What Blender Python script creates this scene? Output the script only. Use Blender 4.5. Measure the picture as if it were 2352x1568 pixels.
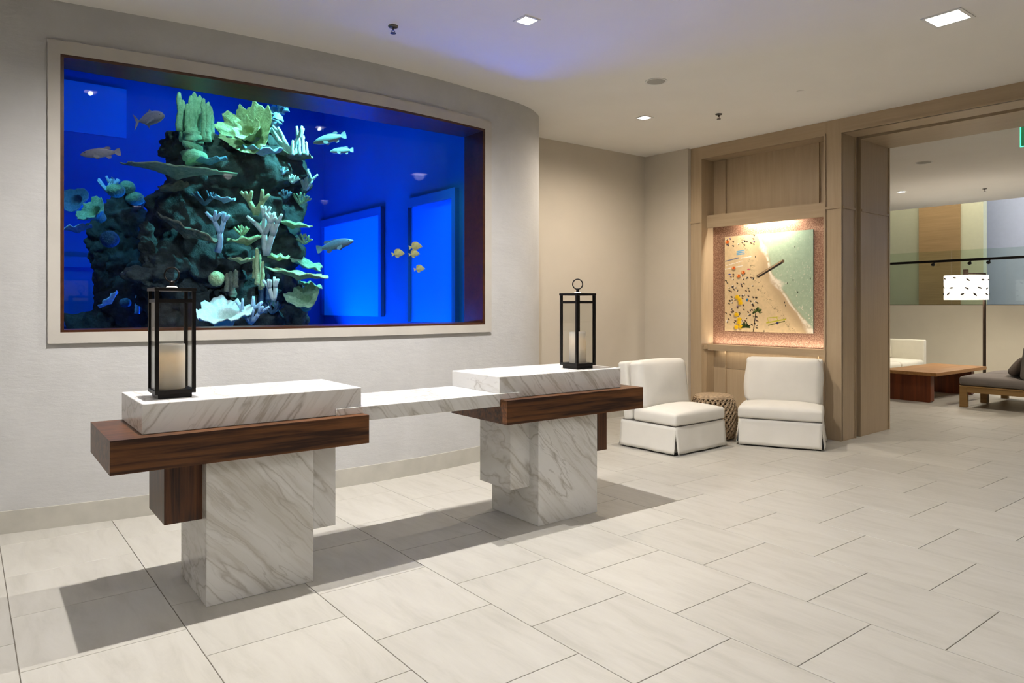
import bpy, bmesh, math, random
import numpy as np
from mathutils import Vector, Matrix, noise

for o in list(bpy.data.objects):
    bpy.data.objects.remove(o, do_unlink=True)
scene = bpy.context.scene
col = scene.collection
R = math.radians

# ------------------------------------------------------------------ camera
EYE = 1.45
TH = 0.9217                       # angle between the view axis and +X
cam_data = bpy.data.cameras.new('camera')
cam = bpy.data.objects.new('camera', cam_data)
col.objects.link(cam)
cam.location = (0, 0, EYE)
cam.rotation_euler = (math.pi / 2, 0, TH - math.pi / 2)
cam_data.sensor_width = 36.0
cam_data.lens = 1627.0 / 2352.0 * 36.0
cam_data.shift_y = -83.2 / 2352.0
cam_data.clip_start = 0.05
cam_data.clip_end = 100
scene.camera = cam

# ------------------------------------------------------------------ world and exposure
world = bpy.data.worlds.new('world')
scene.world = world
world.use_nodes = True
world.node_tree.nodes['Background'].inputs[0].default_value = (0.9, 0.92, 1.0, 1)
world.node_tree.nodes['Background'].inputs[1].default_value = 0.05
scene.view_settings.view_transform = 'Standard'
scene.view_settings.look = 'None'
scene.view_settings.gamma = 1.0
scene.view_settings.use_curve_mapping = False
scene.view_settings.exposure = -0.2
scene.cycles.transparent_max_bounces = 24
scene.cycles.max_bounces = 6
scene.cycles.use_light_tree = False
scene.cycles.adaptive_threshold = 0.03
scene.cycles.diffuse_bounces = 3
scene.cycles.glossy_bounces = 3

WARM = (1.0, 0.88, 0.73)
NEUTRAL = (1.0, 0.965, 0.925)

def lamp(name, kind, loc, energy, color, parent=None, rot=(0, 0, 0), **kw):
    d = bpy.data.lights.new(name, kind)
    d.energy = energy
    d.color = color
    for k, v in kw.items():
        setattr(d, k, v)
    o = bpy.data.objects.new(name, d)
    col.objects.link(o)
    o.location = loc
    o.rotation_euler = rot
    if parent:
        o.parent = parent
    return o

def aim(o, target):
    v = Vector(target) - o.location
    o.rotation_euler = v.to_track_quat('-Z', 'Y').to_euler()

# aquarium lamps out of sight behind the wall, with an added uplight and fish spots
tank_glow = lamp('tank_lamp', 'AREA', (2.15, 8.3, 4.35), 30, (0.0, 0.36, 1.0), shape='RECTANGLE', size=1.2, size_y=2.0)
tank_glow2 = lamp('tank_lamp', 'AREA', (0.2, 8.6, 4.35), 6, (0.0, 0.12, 1.0), shape='RECTANGLE', size=3.0, size_y=1.8)
tank_up = lamp('spill_uplight', 'AREA', (2.7, 8.5, 0.64), 470, (0.0, 0.17, 1.0), rot=(R(180 + 34), 0, 0), shape='RECTANGLE', size=2.2, size_y=1.4)  # unseen uplight added to throw the blue spill onto the room ceiling
reef_lamps = []
for (p, t, e, c) in (((2.95, 5.95, 3.95), (2.25, 6.9, 2.1), 720, (0.30, 1.0, 0.85)),
                     ((1.6, 5.95, 4.0), (1.75, 6.9, 2.8), 80, (0.55, 1.0, 0.72)),
                     ((0.2, 7.3, 4.3), (0.35, 8.1, 2.2), 170, (0.30, 0.95, 0.95)),
                     ((3.3, 5.85, 3.6), (3.5, 6.35, 1.9), 70, (0.9, 0.95, 0.8)),  # unseen spot added to brighten the yellow fish
                     ((0.9, 5.9, 3.8), (0.95, 6.35, 2.4), 26, (0.95, 0.85, 0.95))):  # unseen spot added to brighten the fish on the left
    l = lamp('tank_spot', 'SPOT', p, e, c, spot_size=R(70), spot_blend=0.7, shadow_soft_size=0.04)
    aim(l, t)
    reef_lamps.append(l)

# ------------------------------------------------------------------ node material helpers
def mat_new(name):
    m = bpy.data.materials.new(name)
    m.use_nodes = True
    nt = m.node_tree
    b = nt.nodes['Principled BSDF']
    return m, nt, b

def nd(nt, kind, **kw):
    n = nt.nodes.new(kind)
    for k, v in kw.items():
        if k.startswith('i_'):
            n.inputs[k[2:].replace('_', ' ')].default_value = v
        else:
            setattr(n, k, v)
    return n

def c4(c):
    return (c[0], c[1], c[2], 1.0)

def ramp(nt, stops, interp='LINEAR'):
    n = nt.nodes.new('ShaderNodeValToRGB')
    n.color_ramp.interpolation = interp
    e = n.color_ramp.elements
    while len(e) < len(stops):
        e.new(0.5)
    for el, (p, c) in zip(e, stops):
        el.position = p
        el.color = c4(c) if len(c) == 3 else c
    return n

def srgb(r, g, b):
    f = lambda v: (v / 255 / 12.92) if v / 255 <= 0.04045 else ((v / 255 + 0.055) / 1.055) ** 2.4
    return (f(r), f(g), f(b))

def plain(name, color, rough=0.5, metal=0.0, var=0.06, scale=12.0, bump=0.0, bscale=60.0, coat=0.0, stretch=(1, 1, 1), spec=0.5):
    """paint, cloth or metal: base colour with faint mottling and optional fine relief"""
    m, nt, b = mat_new(name)
    tc = nd(nt, 'ShaderNodeTexCoord')
    mp = nd(nt, 'ShaderNodeMapping')
    mp.inputs['Scale'].default_value = stretch
    nt.links.new(tc.outputs['Object'], mp.inputs[0])
    n = nd(nt, 'ShaderNodeTexNoise', i_Scale=scale, i_Detail=4.0)
    nt.links.new(mp.outputs[0], n.inputs['Vector'])
    lo = tuple(max(0, c * (1 - var)) for c in color)
    hi = tuple(min(1, c * (1 + var)) for c in color)
    r = ramp(nt, [(0.3, lo), (0.7, hi)])
    nt.links.new(n.outputs['Fac'], r.inputs[0])
    nt.links.new(r.outputs[0], b.inputs['Base Color'])
    b.inputs['Roughness'].default_value = rough
    b.inputs['Metallic'].default_value = metal
    b.inputs['Specular IOR Level'].default_value = spec
    if coat:
        b.inputs['Coat Weight'].default_value = coat
    if bump:
        n2 = nd(nt, 'ShaderNodeTexNoise', i_Scale=bscale, i_Detail=6.0)
        nt.links.new(mp.outputs[0], n2.inputs['Vector'])
        bp = nd(nt, 'ShaderNodeBump', i_Strength=bump, i_Distance=0.01)
        nt.links.new(n2.outputs['Fac'], bp.inputs['Height'])
        nt.links.new(bp.outputs[0], b.inputs['Normal'])
    return m

def wood(name, dark, light, axis='X', scale=1.0, rough=0.4, contrast=0.5, spec=0.4):
    """grain that runs along one axis"""
    m, nt, b = mat_new(name)
    tc = nd(nt, 'ShaderNodeTexCoord')
    mp = nd(nt, 'ShaderNodeMapping')
    s = [28.0 * scale] * 3
    s['XYZ'.index(axis)] = 1.1 * scale
    mp.inputs['Scale'].default_value = s
    nt.links.new(tc.outputs['Object'], mp.inputs[0])
    n = nd(nt, 'ShaderNodeTexNoise', i_Scale=1.0, i_Detail=6.0, i_Roughness=0.62, i_Distortion=0.35)
    nt.links.new(mp.outputs[0], n.inputs['Vector'])
    mp2 = nd(nt, 'ShaderNodeMapping')
    s2 = [9.0 * scale] * 3
    s2['XYZ'.index(axis)] = 0.7 * scale
    mp2.inputs['Scale'].default_value = s2
    nt.links.new(tc.outputs['Object'], mp2.inputs[0])
    n2 = nd(nt, 'ShaderNodeTexNoise', i_Scale=1.0, i_Detail=3.0, i_Distortion=1.2)
    nt.links.new(mp2.outputs[0], n2.inputs['Vector'])
    mx = nd(nt, 'ShaderNodeMix')
    mx.inputs[0].default_value = 0.45
    nt.links.new(n.outputs['Fac'], mx.inputs[2])
    nt.links.new(n2.outputs['Fac'], mx.inputs[3])
    mid = tuple((a + c) / 2 for a, c in zip(dark, light))
    r = ramp(nt, [(0.5 - contrast * 0.35, dark), (0.5, mid), (0.5 + contrast * 0.35, light)])
    nt.links.new(mx.outputs[0], r.inputs[0])
    nt.links.new(r.outputs[0], b.inputs['Base Color'])
    b.inputs['Roughness'].default_value = rough
    b.inputs['Specular IOR Level'].default_value = spec
    bp = nd(nt, 'ShaderNodeBump', i_Strength=0.06, i_Distance=0.004)
    nt.links.new(n.outputs['Fac'], bp.inputs['Height'])
    nt.links.new(bp.outputs[0], b.inputs['Normal'])
    return m

def marble(name, ang, seed=0.0, bandy=0.5, vein=0.6):
    """white stone with grey-brown bands and thin veins slanting by ang in the X-Z plane"""
    m, nt, b = mat_new(name)
    tc = nd(nt, 'ShaderNodeTexCoord')
    mp = nd(nt, 'ShaderNodeMapping')
    mp.inputs['Location'].default_value = (seed, seed * 0.7, seed * 1.3)
    mp.inputs['Rotation'].default_value = (0, ang, R(14))
    nt.links.new(tc.outputs['Object'], mp.inputs[0])
    # slow warp
    w = nd(nt, 'ShaderNodeTexNoise', i_Scale=2.2, i_Detail=5.0, i_Roughness=0.6)
    nt.links.new(mp.outputs[0], w.inputs['Vector'])
    ws = nd(nt, 'ShaderNodeVectorMath', operation='MULTIPLY_ADD')
    ws.inputs[1].default_value = (0.10, 0.10, 0.10)
    nt.links.new(w.outputs['Color'], ws.inputs[0])
    nt.links.new(mp.outputs[0], ws.inputs[2])
    st = nd(nt, 'ShaderNodeMapping')
    st.inputs['Scale'].default_value = (0.45, 1.6, 3.6)
    nt.links.new(ws.outputs[0], st.inputs[0])
    band = nd(nt, 'ShaderNodeTexNoise', i_Scale=0.85, i_Detail=3.0, i_Roughness=0.55)
    nt.links.new(st.outputs[0], band.inputs['Vector'])
    rb = ramp(nt, [(0.36, (1, 1, 1)), (0.43, (0.25, 0.25, 0.25)), (0.5, (0.62, 0.62, 0.62)), (0.56, (0.05, 0.05, 0.05)), (0.7, (0.0, 0.0, 0.0))])
    nt.links.new(band.outputs['Fac'], rb.inputs[0])
    # veins: ridges of a stretched noise
    def ridge(scale, width, sd, stretch):
        mp3 = nd(nt, 'ShaderNodeMapping')
        mp3.inputs['Scale'].default_value = stretch
        mp3.inputs['Location'].default_value = (sd, sd, sd)
        nt.links.new(ws.outputs[0], mp3.inputs[0])
        n = nd(nt, 'ShaderNodeTexNoise', i_Scale=scale, i_Detail=3.5, i_Roughness=0.55, i_Distortion=0.12)
        nt.links.new(mp3.outputs[0], n.inputs['Vector'])
        s = nd(nt, 'ShaderNodeMath', operation='SUBTRACT')
        s.inputs[1].default_value = 0.5
        nt.links.new(n.outputs['Fac'], s.inputs[0])
        a = nd(nt, 'ShaderNodeMath', operation='ABSOLUTE')
        nt.links.new(s.outputs[0], a.inputs[0])
        rr = ramp(nt, [(0.0, (1, 1, 1)), (width * 0.35, (0.45, 0.45, 0.45)), (width, (0, 0, 0))])
        nt.links.new(a.outputs[0], rr.inputs[0])
        return rr
    v1 = ridge(1.1, 0.022, 3.1, (0.45, 1.8, 4.2))
    v2 = ridge(2.6, 0.02, 9.7, (0.5, 1.6, 4.4))
    mod = nd(nt, 'ShaderNodeTexNoise', i_Scale=2.6, i_Detail=2.0)
    nt.links.new(mp.outputs[0], mod.inputs['Vector'])
    mr = ramp(nt, [(0.42, (0, 0, 0)), (0.62, (1, 1, 1))])
    nt.links.new(mod.outputs['Fac'], mr.inputs[0])
    base = nd(nt, 'ShaderNodeMix', data_type='RGBA')
    base.inputs[6].default_value = c4((0.82, 0.81, 0.785))
    base.inputs[7].default_value = c4((0.54, 0.515, 0.455))
    f0 = nd(nt, 'ShaderNodeMath', operation='MULTIPLY')
    f0.inputs[1].default_value = bandy
    nt.links.new(rb.outputs[0], f0.inputs[0])
    nt.links.new(f0.outputs[0], base.inputs[0])
    m1 = nd(nt, 'ShaderNodeMix', data_type='RGBA')
    m1.inputs[7].default_value = c4((0.27, 0.235, 0.18))
    f1 = nd(nt, 'ShaderNodeMath', operation='MULTIPLY')
    f1.inputs[1].default_value = vein
    nt.links.new(v1.outputs[0], f1.inputs[0])
    nt.links.new(f1.outputs[0], m1.inputs[0])
    nt.links.new(base.outputs[2], m1.inputs[6])
    m2 = nd(nt, 'ShaderNodeMix', data_type='RGBA')
    m2.inputs[7].default_value = c4((0.30, 0.275, 0.23))
    f2 = nd(nt, 'ShaderNodeMath', operation='MULTIPLY')
    nt.links.new(v2.outputs[0], f2.inputs[0])
    nt.links.new(mr.outputs[0], f2.inputs[1])
    f3 = nd(nt, 'ShaderNodeMath', operation='MULTIPLY')
    f3.inputs[1].default_value = vein * 0.9
    nt.links.new(f2.outputs[0], f3.inputs[0])
    nt.links.new(f3.outputs[0], m2.inputs[0])
    nt.links.new(m1.outputs[2], m2.inputs[6])
    v3 = ridge(2.2, 0.05, 17.3, (0.22, 1.4, 6.0))
    m3 = nd(nt, 'ShaderNodeMix', data_type='RGBA')
    m3.inputs[7].default_value = c4((0.52, 0.49, 0.43))
    f4 = nd(nt, 'ShaderNodeMath', operation='MULTIPLY')
    nt.links.new(v3.outputs[0], f4.inputs[0])
    nt.links.new(rb.outputs[0], f4.inputs[1])
    nt.links.new(f4.outputs[0], m3.inputs[0])
    nt.links.new(m2.outputs[2], m3.inputs[6])
    nt.links.new(m3.outputs[2], b.inputs['Base Color'])
    b.inputs['Roughness'].default_value = 0.22
    b.inputs['Specular IOR Level'].default_value = 0.4
    return m

def emissive(name, color, strength):
    m, nt, b = mat_new(name)
    b.inputs['Base Color'].default_value = c4(color)
    b.inputs['Emission Color'].default_value = c4(color)
    b.inputs['Emission Strength'].default_value = strength
    return m

def glass(name, tint=(1, 1, 1), ior=1.45):
    """thin pane: clear with a Fresnel reflection"""
    m = bpy.data.materials.new(name)
    m.use_nodes = True
    nt = m.node_tree
    nt.nodes.clear()
    out = nd(nt, 'ShaderNodeOutputMaterial')
    tr = nd(nt, 'ShaderNodeBsdfTransparent')
    tr.inputs[0].default_value = c4(tint)
    gl = nd(nt, 'ShaderNodeBsdfGlossy')
    gl.inputs['Roughness'].default_value = 0.0
    fr = nd(nt, 'ShaderNodeFresnel')
    ge = nd(nt, 'ShaderNodeNewGeometry')
    mr = nd(nt, 'ShaderNodeMapRange')          # same reflectance from either face of the pane
    mr.inputs['To Min'].default_value = ior
    mr.inputs['To Max'].default_value = 1.0 / ior
    nt.links.new(ge.outputs['Backfacing'], mr.inputs[0])
    nt.links.new(mr.outputs[0], fr.inputs[0])
    mx = nd(nt, 'ShaderNodeMixShader')
    nt.links.new(fr.outputs[0], mx.inputs[0])
    nt.links.new(tr.outputs[0], mx.inputs[1])
    nt.links.new(gl.outputs[0], mx.inputs[2])
    nt.links.new(mx.outputs[0], out.inputs[0])
    return m

# ------------------------------------------------------------------ materials
M = {}
M['ceiling'] = plain('ceiling_paint', (0.86, 0.84, 0.805), 0.9, var=0.015, scale=2)
M['paint'] = plain('wall_paint', (0.60, 0.545, 0.46), 0.85, var=0.02, scale=3)
M['casing'] = plain('casing_stone', (0.49, 0.46, 0.41), 0.55, var=0.05, scale=5)
M['base'] = plain('baseboard_stone', (0.46, 0.44, 0.385), 0.5, var=0.08, scale=7)
M['walnut'] = wood('walnut', (0.024, 0.007, 0.002), (0.175, 0.066, 0.020), 'X', 1.7, 0.36, 0.34)
M['walnut_v'] = wood('walnut_upright', (0.022, 0.006, 0.002), (0.150, 0.052, 0.016), 'Z', 1.7, 0.36, 0.34)
M['oak'] = wood('washed_oak', (0.40, 0.30, 0.19), (0.475, 0.365, 0.24), 'Z', 1.6, 0.42, 0.6)
M['oak_h'] = wood('washed_oak_level', (0.40, 0.30, 0.19), (0.475, 0.365, 0.24), 'Y', 1.6, 0.42, 0.6)
M['reveal'] = wood('dark_walnut', (0.03, 0.010, 0.004), (0.075, 0.026, 0.010), 'X', 1.0, 0.3, 0.6)
M['black'] = plain('black_metal', (0.012, 0.010, 0.009), 0.42, 0.6, var=0.15)
M['slot'] = plain('dark_slot', (0.06, 0.045, 0.03), 0.8)
M['linen'] = plain('white_linen', (0.74, 0.71, 0.645), 0.95, var=0.03, scale=5, bump=0.12, bscale=380)
M['linen_dark'] = plain('linen_gap_shade', (0.30, 0.28, 0.25), 0.95)  # darker linen stands in for shade in the corner slits and cushion seam
M['rope'] = plain('hemp_rope', (0.42, 0.305, 0.19), 0.9, var=0.3, scale=40, bump=0.5, bscale=240)
M['white'] = plain('white_trim', (0.8, 0.8, 0.78), 0.5, var=0.01)
M['grille'] = plain('speaker_mesh', (0.36, 0.35, 0.33), 0.7, var=0.1, scale=300)
M['steel'] = plain('sprinkler_metal', (0.12, 0.11, 0.10), 0.35, 0.9)
M['lens'] = emissive('lit_lens', (1.0, 0.95, 0.88), 14.0)
M['glass'] = glass('lantern_glass', (0.975, 0.98, 0.975))
M['tankglass'] = glass('tank_glass', (0.93, 0.97, 1.0), 1.2)
M['railglass'] = glass('rail_glass', (0.90, 0.95, 0.91), 1.45)
M['wax'] = plain('candle_wax', (0.82, 0.80, 0.74), 0.55, var=0.02)
M['marble_a'] = marble('marble_streaked', R(-46), 0.0, 0.62, 0.55)
M['marble_b'] = marble('marble_streaked_other', R(-46), 5.3, 0.5, 0.55)
M['marble_t'] = marble('marble_top', R(52), 2.2, 0.2, 0.55)
M['marble_u'] = marble('marble_top_other', R(-46), 7.7, 0.15, 0.5)
M['marble_l'] = marble('marble_ledge', R(-50), 4.1, 0.3, 0.55)
M['grout'] = plain('grout', (0.19, 0.165, 0.135), 0.9)

def plaster():
    m, nt, b = mat_new('trowelled_plaster')
    tc = nd(nt, 'ShaderNodeTexCoord')
    n = nd(nt, 'ShaderNodeTexNoise', i_Scale=2.2, i_Detail=8.0, i_Roughness=0.65, i_Distortion=0.5)
    nt.links.new(tc.outputs['Object'], n.inputs['Vector'])
    r = ramp(nt, [(0.32, (0.48, 0.475, 0.465)), (0.68, (0.54, 0.535, 0.525))])
    nt.links.new(n.outputs['Fac'], r.inputs[0])
    nt.links.new(r.outputs[0], b.inputs['Base Color'])
    b.inputs['Roughness'].default_value = 0.7
    mp = nd(nt, 'ShaderNodeMapping')
    mp.inputs['Scale'].default_value = (5, 5, 16)
    nt.links.new(tc.outputs['Object'], mp.inputs[0])
    n2 = nd(nt, 'ShaderNodeTexNoise', i_Scale=1.6, i_Detail=7.0, i_Roughness=0.7)
    nt.links.new(mp.outputs[0], n2.inputs['Vector'])
    bp = nd(nt, 'ShaderNodeBump', i_Strength=0.22, i_Distance=0.012)
    nt.links.new(n2.outputs['Fac'], bp.inputs['Height'])
    nt.links.new(bp.outputs[0], b.inputs['Normal'])
    return m
M['plaster'] = plaster()

def tile_mat():
    m, nt, b = mat_new('limestone_tile')
    tc = nd(nt, 'ShaderNodeTexCoord')
    oi = nd(nt, 'ShaderNodeObjectInfo')
    off = nd(nt, 'ShaderNodeVectorMath', operation='SCALE')
    off.inputs['Scale'].default_value = 40.0
    cmb = nd(nt, 'ShaderNodeCombineXYZ')
    for i in range(3):
        nt.links.new(oi.outputs['Random'], cmb.inputs[i])
    nt.links.new(cmb.outputs[0], off.inputs[0])
    ad = nd(nt, 'ShaderNodeVectorMath', operation='ADD')
    nt.links.new(tc.outputs['Object'], ad.inputs[0])
    nt.links.new(off.outputs[0], ad.inputs[1])
    mp = nd(nt, 'ShaderNodeMapping')
    mp.inputs['Rotation'].default_value = (0, 0, R(22))
    mp.inputs['Scale'].default_value = (5.5, 1.1, 1)
    nt.links.new(ad.outputs[0], mp.inputs[0])
    n = nd(nt, 'ShaderNodeTexNoise', i_Scale=2.0, i_Detail=7.0, i_Roughness=0.65, i_Distortion=0.6)
    nt.links.new(mp.outputs[0], n.inputs['Vector'])
    r = ramp(nt, [(0.28, (0.385, 0.365, 0.318)), (0.5, (0.445, 0.424, 0.376)), (0.72, (0.48, 0.46, 0.412))])
    nt.links.new(n.outputs['Fac'], r.inputs[0])
    hs = nd(nt, 'ShaderNodeHueSaturation')
    mr = nd(nt, 'ShaderNodeMapRange')
    mr.inputs['To Min'].default_value = 0.965
    mr.inputs['To Max'].default_value = 1.035
    nt.links.new(oi.outputs['Random'], mr.inputs[0])
    nt.links.new(mr.outputs[0], hs.inputs['Value'])
    nt.links.new(r.outputs[0], hs.inputs['Color'])
    nt.links.new(hs.outputs[0], b.inputs['Base Color'])
    b.inputs['Roughness'].default_value = 0.42
    b.inputs['Specular IOR Level'].default_value = 0.35
    n3 = nd(nt, 'ShaderNodeTexNoise', i_Scale=90.0, i_Detail=3.0)
    nt.links.new(ad.outputs[0], n3.inputs['Vector'])
    bp = nd(nt, 'ShaderNodeBump', i_Strength=0.05, i_Distance=0.003)
    nt.links.new(n3.outputs['Fac'], bp.inputs['Height'])
    nt.links.new(bp.outputs[0], b.inputs['Normal'])
    return m
M['tile'] = tile_mat()

# ------------------------------------------------------------------ mesh helpers
def link(name, me, mat=None, parent=None, loc=None, rot=None):
    o = bpy.data.objects.new(name, me)
    col.objects.link(o)
    if mat is not None and me is not None:
        me.materials.append(mat)
    if parent is not None:
        o.parent = parent
    if loc is not None:
        o.location = loc
    if rot is not None:
        o.rotation_euler = rot
    return o

class MB:
    """collects shapes that become one mesh"""
    def __init__(self):
        self.v = []
        self.f = []
    def add(self, verts, faces):
        n = len(self.v)
        self.v += [tuple(p) for p in verts]
        self.f += [tuple(i + n for i in q) for q in faces]
        return self
    def box(self, a, b, bev=0.0):
        if bev:
            bm = bmesh.new()
            bmesh.ops.create_cube(bm, size=1)
            for v in bm.verts:
                v.co = Vector([(a[i] + b[i]) / 2 + v.co[i] * (b[i] - a[i]) for i in range(3)])
            bmesh.ops.bevel(bm, geom=list(bm.edges), offset=bev, segments=2, profile=0.5, affect='EDGES')
            bm.verts.index_update()
            self.add([v.co[:] for v in bm.verts], [[v.index for v in f.verts] for f in bm.faces])
            bm.free()
            return self
        x0, y0, z0 = a
        x1, y1, z1 = b
        return self.add([(x0, y0, z0), (x1, y0, z0), (x1, y1, z0), (x0, y1, z0), (x0, y0, z1), (x1, y0, z1), (x1, y1, z1), (x0, y1, z1)],
                        [(0, 3, 2, 1), (4, 5, 6, 7), (0, 1, 5, 4), (1, 2, 6, 5), (2, 3, 7, 6), (3, 0, 4, 7)])
    def tube(self, pts, radii, n=8, cap=True):
        pts = [Vector(p) for p in pts]
        if not hasattr(radii, '__len__'):
            radii = [radii] * len(pts)
        vs, fs = [], []
        up = Vector((0, 0, 1))
        for i, p in enumerate(pts):
            t = (pts[min(i + 1, len(pts) - 1)] - pts[max(i - 1, 0)])
            if t.length < 1e-9:
                t = Vector((0, 0, 1))
            t.normalize()
            ref = up if abs(t.z) < 0.95 else Vector((1, 0, 0))
            a = t.cross(ref).normalized()
            b = t.cross(a).normalized()
            for k in range(n):
                w = 2 * math.pi * k / n
                vs.append(p + (a * math.cos(w) + b * math.sin(w)) * radii[i])
        for i in range(len(pts) - 1):
            for k in range(n):
                k2 = (k + 1) % n
                fs.append((i * n + k, i * n + k2, (i + 1) * n + k2, (i + 1) * n + k))
        if cap:
            fs.append(tuple(range(n)))
            fs.append(tuple((len(pts) - 1) * n + k for k in reversed(range(n))))
        return self.add(vs, fs)
    def lathe(self, prof, n=32, c=(0, 0, 0), cap=True):
        vs, fs = [], []
        for (r, z) in prof:
            for k in range(n):
                w = 2 * math.pi * k / n
                vs.append((c[0] + r * math.cos(w), c[1] + r * math.sin(w), c[2] + z))
        for i in range(len(prof) - 1):
            for k in range(n):
                k2 = (k + 1) % n
                fs.append((i * n + k, i * n + k2, (i + 1) * n + k2, (i + 1) * n + k))
        if cap and prof[0][0] > 1e-6:
            fs.append(tuple(reversed(range(n))))
        if cap and prof[-1][0] > 1e-6:
            fs.append(tuple((len(prof) - 1) * n + k for k in range(n)))
        return self.add(vs, fs)
    def torus(self, c, R1, r, axis='Y', n=28, k=8, tilt=0.0):
        vs, fs = [], []
        for i in range(n):
            a = 2 * math.pi * i / n
            for j in range(k):
                b = 2 * math.pi * j / k
                p = ((R1 + r * math.cos(b)) * math.cos(a), r * math.sin(b), (R1 + r * math.cos(b)) * math.sin(a))
                if axis == 'Z':
                    p = (p[0], p[2], p[1])
                if axis == 'X':
                    p = (p[1], p[0], p[2])
                vs.append((p[0] + c[0], p[1] + c[1], p[2] + c[2]))
        for i in range(n):
            for j in range(k):
                fs.append((i * k + j, ((i + 1) % n) * k + j, ((i + 1) % n) * k + (j + 1) % k, i * k + (j + 1) % k))
        return self.add(vs, fs)
    def prism(self, poly, z0, z1):
        n = len(poly)
        vs = [(p[0], p[1], z0) for p in poly] + [(p[0], p[1], z1) for p in poly]
        fs = [tuple(reversed(range(n))), tuple(range(n, 2 * n))]
        fs += [(i, (i + 1) % n, n + (i + 1) % n, n + i) for i in range(n)]
        return self.add(vs, fs)
    def xform(self, mtx):
        self.v = [tuple(mtx @ Vector(p)) for p in self.v]
        return self
    def mesh(self, name, smooth=False):
        me = bpy.data.meshes.new(name)
        me.from_pydata(self.v, [], self.f)
        bm = bmesh.new()
        bm.from_mesh(me)
        bmesh.ops.recalc_face_normals(bm, faces=bm.faces)
        bm.to_mesh(me)
        bm.free()
        if smooth:
            me.polygons.foreach_set('use_smooth', [True] * len(me.polygons))
        me.update()
        return me
    def build(self, name, mat, parent=None, smooth=False, loc=None, rot=None):
        return link(name, self.mesh(name, smooth), mat, parent, loc, rot)

def tag(o, label=None, cat=None, group=None, kind=None):
    for k, v in (('label', label), ('category', cat), ('group', group), ('kind', kind)):
        if v:
            o[k] = v
    return o

def thing(name, label, cat, loc=(0, 0, 0), rotz=0.0, group=None):
    o = bpy.data.objects.new(name, None)
    col.objects.link(o)
    o.empty_display_size = 0.1
    o.location = loc
    o.rotation_euler = (0, 0, rotz)
    return tag(o, label, cat, group)

def struct(o):
    o['kind'] = 'structure'
    return o

def sroot(name, loc=(0, 0, 0), rotz=0.0):
    o = bpy.data.objects.new(name, None)
    col.objects.link(o)
    o.location = loc
    o.rotation_euler = (0, 0, rotz)
    return struct(o)

def cushion(w, d, hgt, r=0.05, crown=0.03, seg=14, puff=0.0):
    """soft box centred in x and y with its base at z = 0: rounded edges, crowned top"""
    mb = MB()
    n = seg
    def sph(p):
        q = Vector(p)
        inner = Vector((max(-w / 2 + r, min(w / 2 - r, q.x)), max(-d / 2 + r, min(d / 2 - r, q.y)), max(r, min(hgt - r, q.z))))
        dlt = q - inner
        if dlt.length > 1e-9:
            q = inner + dlt.normalized() * min(r, dlt.length if dlt.length < r else r)
        fx = 1 - (2 * q.x / w) ** 2
        fy = 1 - (2 * q.y / d) ** 2
        fz = 1 - (2 * (q.z - hgt / 2) / hgt) ** 2
        q.z += crown * max(0, fx) ** 0.6 * max(0, fy) ** 0.6 * (q.z / hgt)
        if puff:
            q.x += puff * max(0, fy) * max(0, fz) * (1 if q.x > 0 else -1) * (abs(2 * q.x / w) ** 4)
            q.y += puff * max(0, fx) * max(0, fz) * (1 if q.y > 0 else -1) * (abs(2 * q.y / d) ** 4)
        return q
    def ease(t):
        return t
    def coords(L, lo):
        a = [0, r * 0.15, r * 0.4, r * 0.7, r]
        m = max(3, int(n * (L - 2 * r) / max(w, d)))
        mid = [r + (L - 2 * r) * i / m for i in range(1, m)]
        b = [L - t for t in reversed(a)]
        return [lo + t for t in a + mid + b]
    xs, ys, zs = coords(w, -w / 2), coords(d, -d / 2), coords(hgt, 0)
    bm = bmesh.new()
    cache = {}
    def V(i, j, k):
        key = (i, j, k)
        if key not in cache:
            cache[key] = bm.verts.new(sph((xs[i], ys[j], zs[k])))
        return cache[key]
    I, J, K = len(xs) - 1, len(ys) - 1, len(zs) - 1
    for i in range(I):
        for j in range(J):
            bm.faces.new((V(i, j, 0), V(i, j + 1, 0), V(i + 1, j + 1, 0), V(i + 1, j, 0)))
            bm.faces.new((V(i, j, K), V(i + 1, j, K), V(i + 1, j + 1, K), V(i, j + 1, K)))
    for i in range(I):
        for k in range(K):
            bm.faces.new((V(i, 0, k), V(i + 1, 0, k), V(i + 1, 0, k + 1), V(i, 0, k + 1)))
            bm.faces.new((V(i, J, k), V(i, J, k + 1), V(i + 1, J, k + 1), V(i + 1, J, k)))
    for j in range(J):
        for k in range(K):
            bm.faces.new((V(0, j, k), V(0, j, k + 1), V(0, j + 1, k + 1), V(0, j + 1, k)))
            bm.faces.new((V(I, j, k), V(I, j + 1, k), V(I, j + 1, k + 1), V(I, j, k + 1)))
    bm.verts.index_update()
    mb.add([v.co[:] for v in bm.verts], [[v.index for v in f.verts] for f in bm.faces])
    bm.free()
    return mb

def wrinkle(mb, amp, scale, seed=0.0):
    mb.v = [tuple(Vector(p) + Vector(noise.noise_vector(Vector(p) * scale + Vector((seed, seed, seed)))) * amp) for p in mb.v]
    return mb
# ------------------------------------------------------------------ room shell
ZC = 3.44
W0 = [(-3.5, 6.42), (-1.9, 6.02), (-1.2, 5.85), (-0.5, 5.68), (0.13, 5.54), (0.8, 5.44), (1.4, 5.375), (2.04, 5.335), (2.7, 5.325), (3.22, 5.36),
      (3.68, 5.42), (4.02, 5.475), (4.26, 5.52), (4.45, 5.585), (4.6, 5.67), (4.75, 5.79), (4.85, 5.94), (4.89, 6.1), (4.9, 6.3), (4.9, 6.56)]

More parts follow.
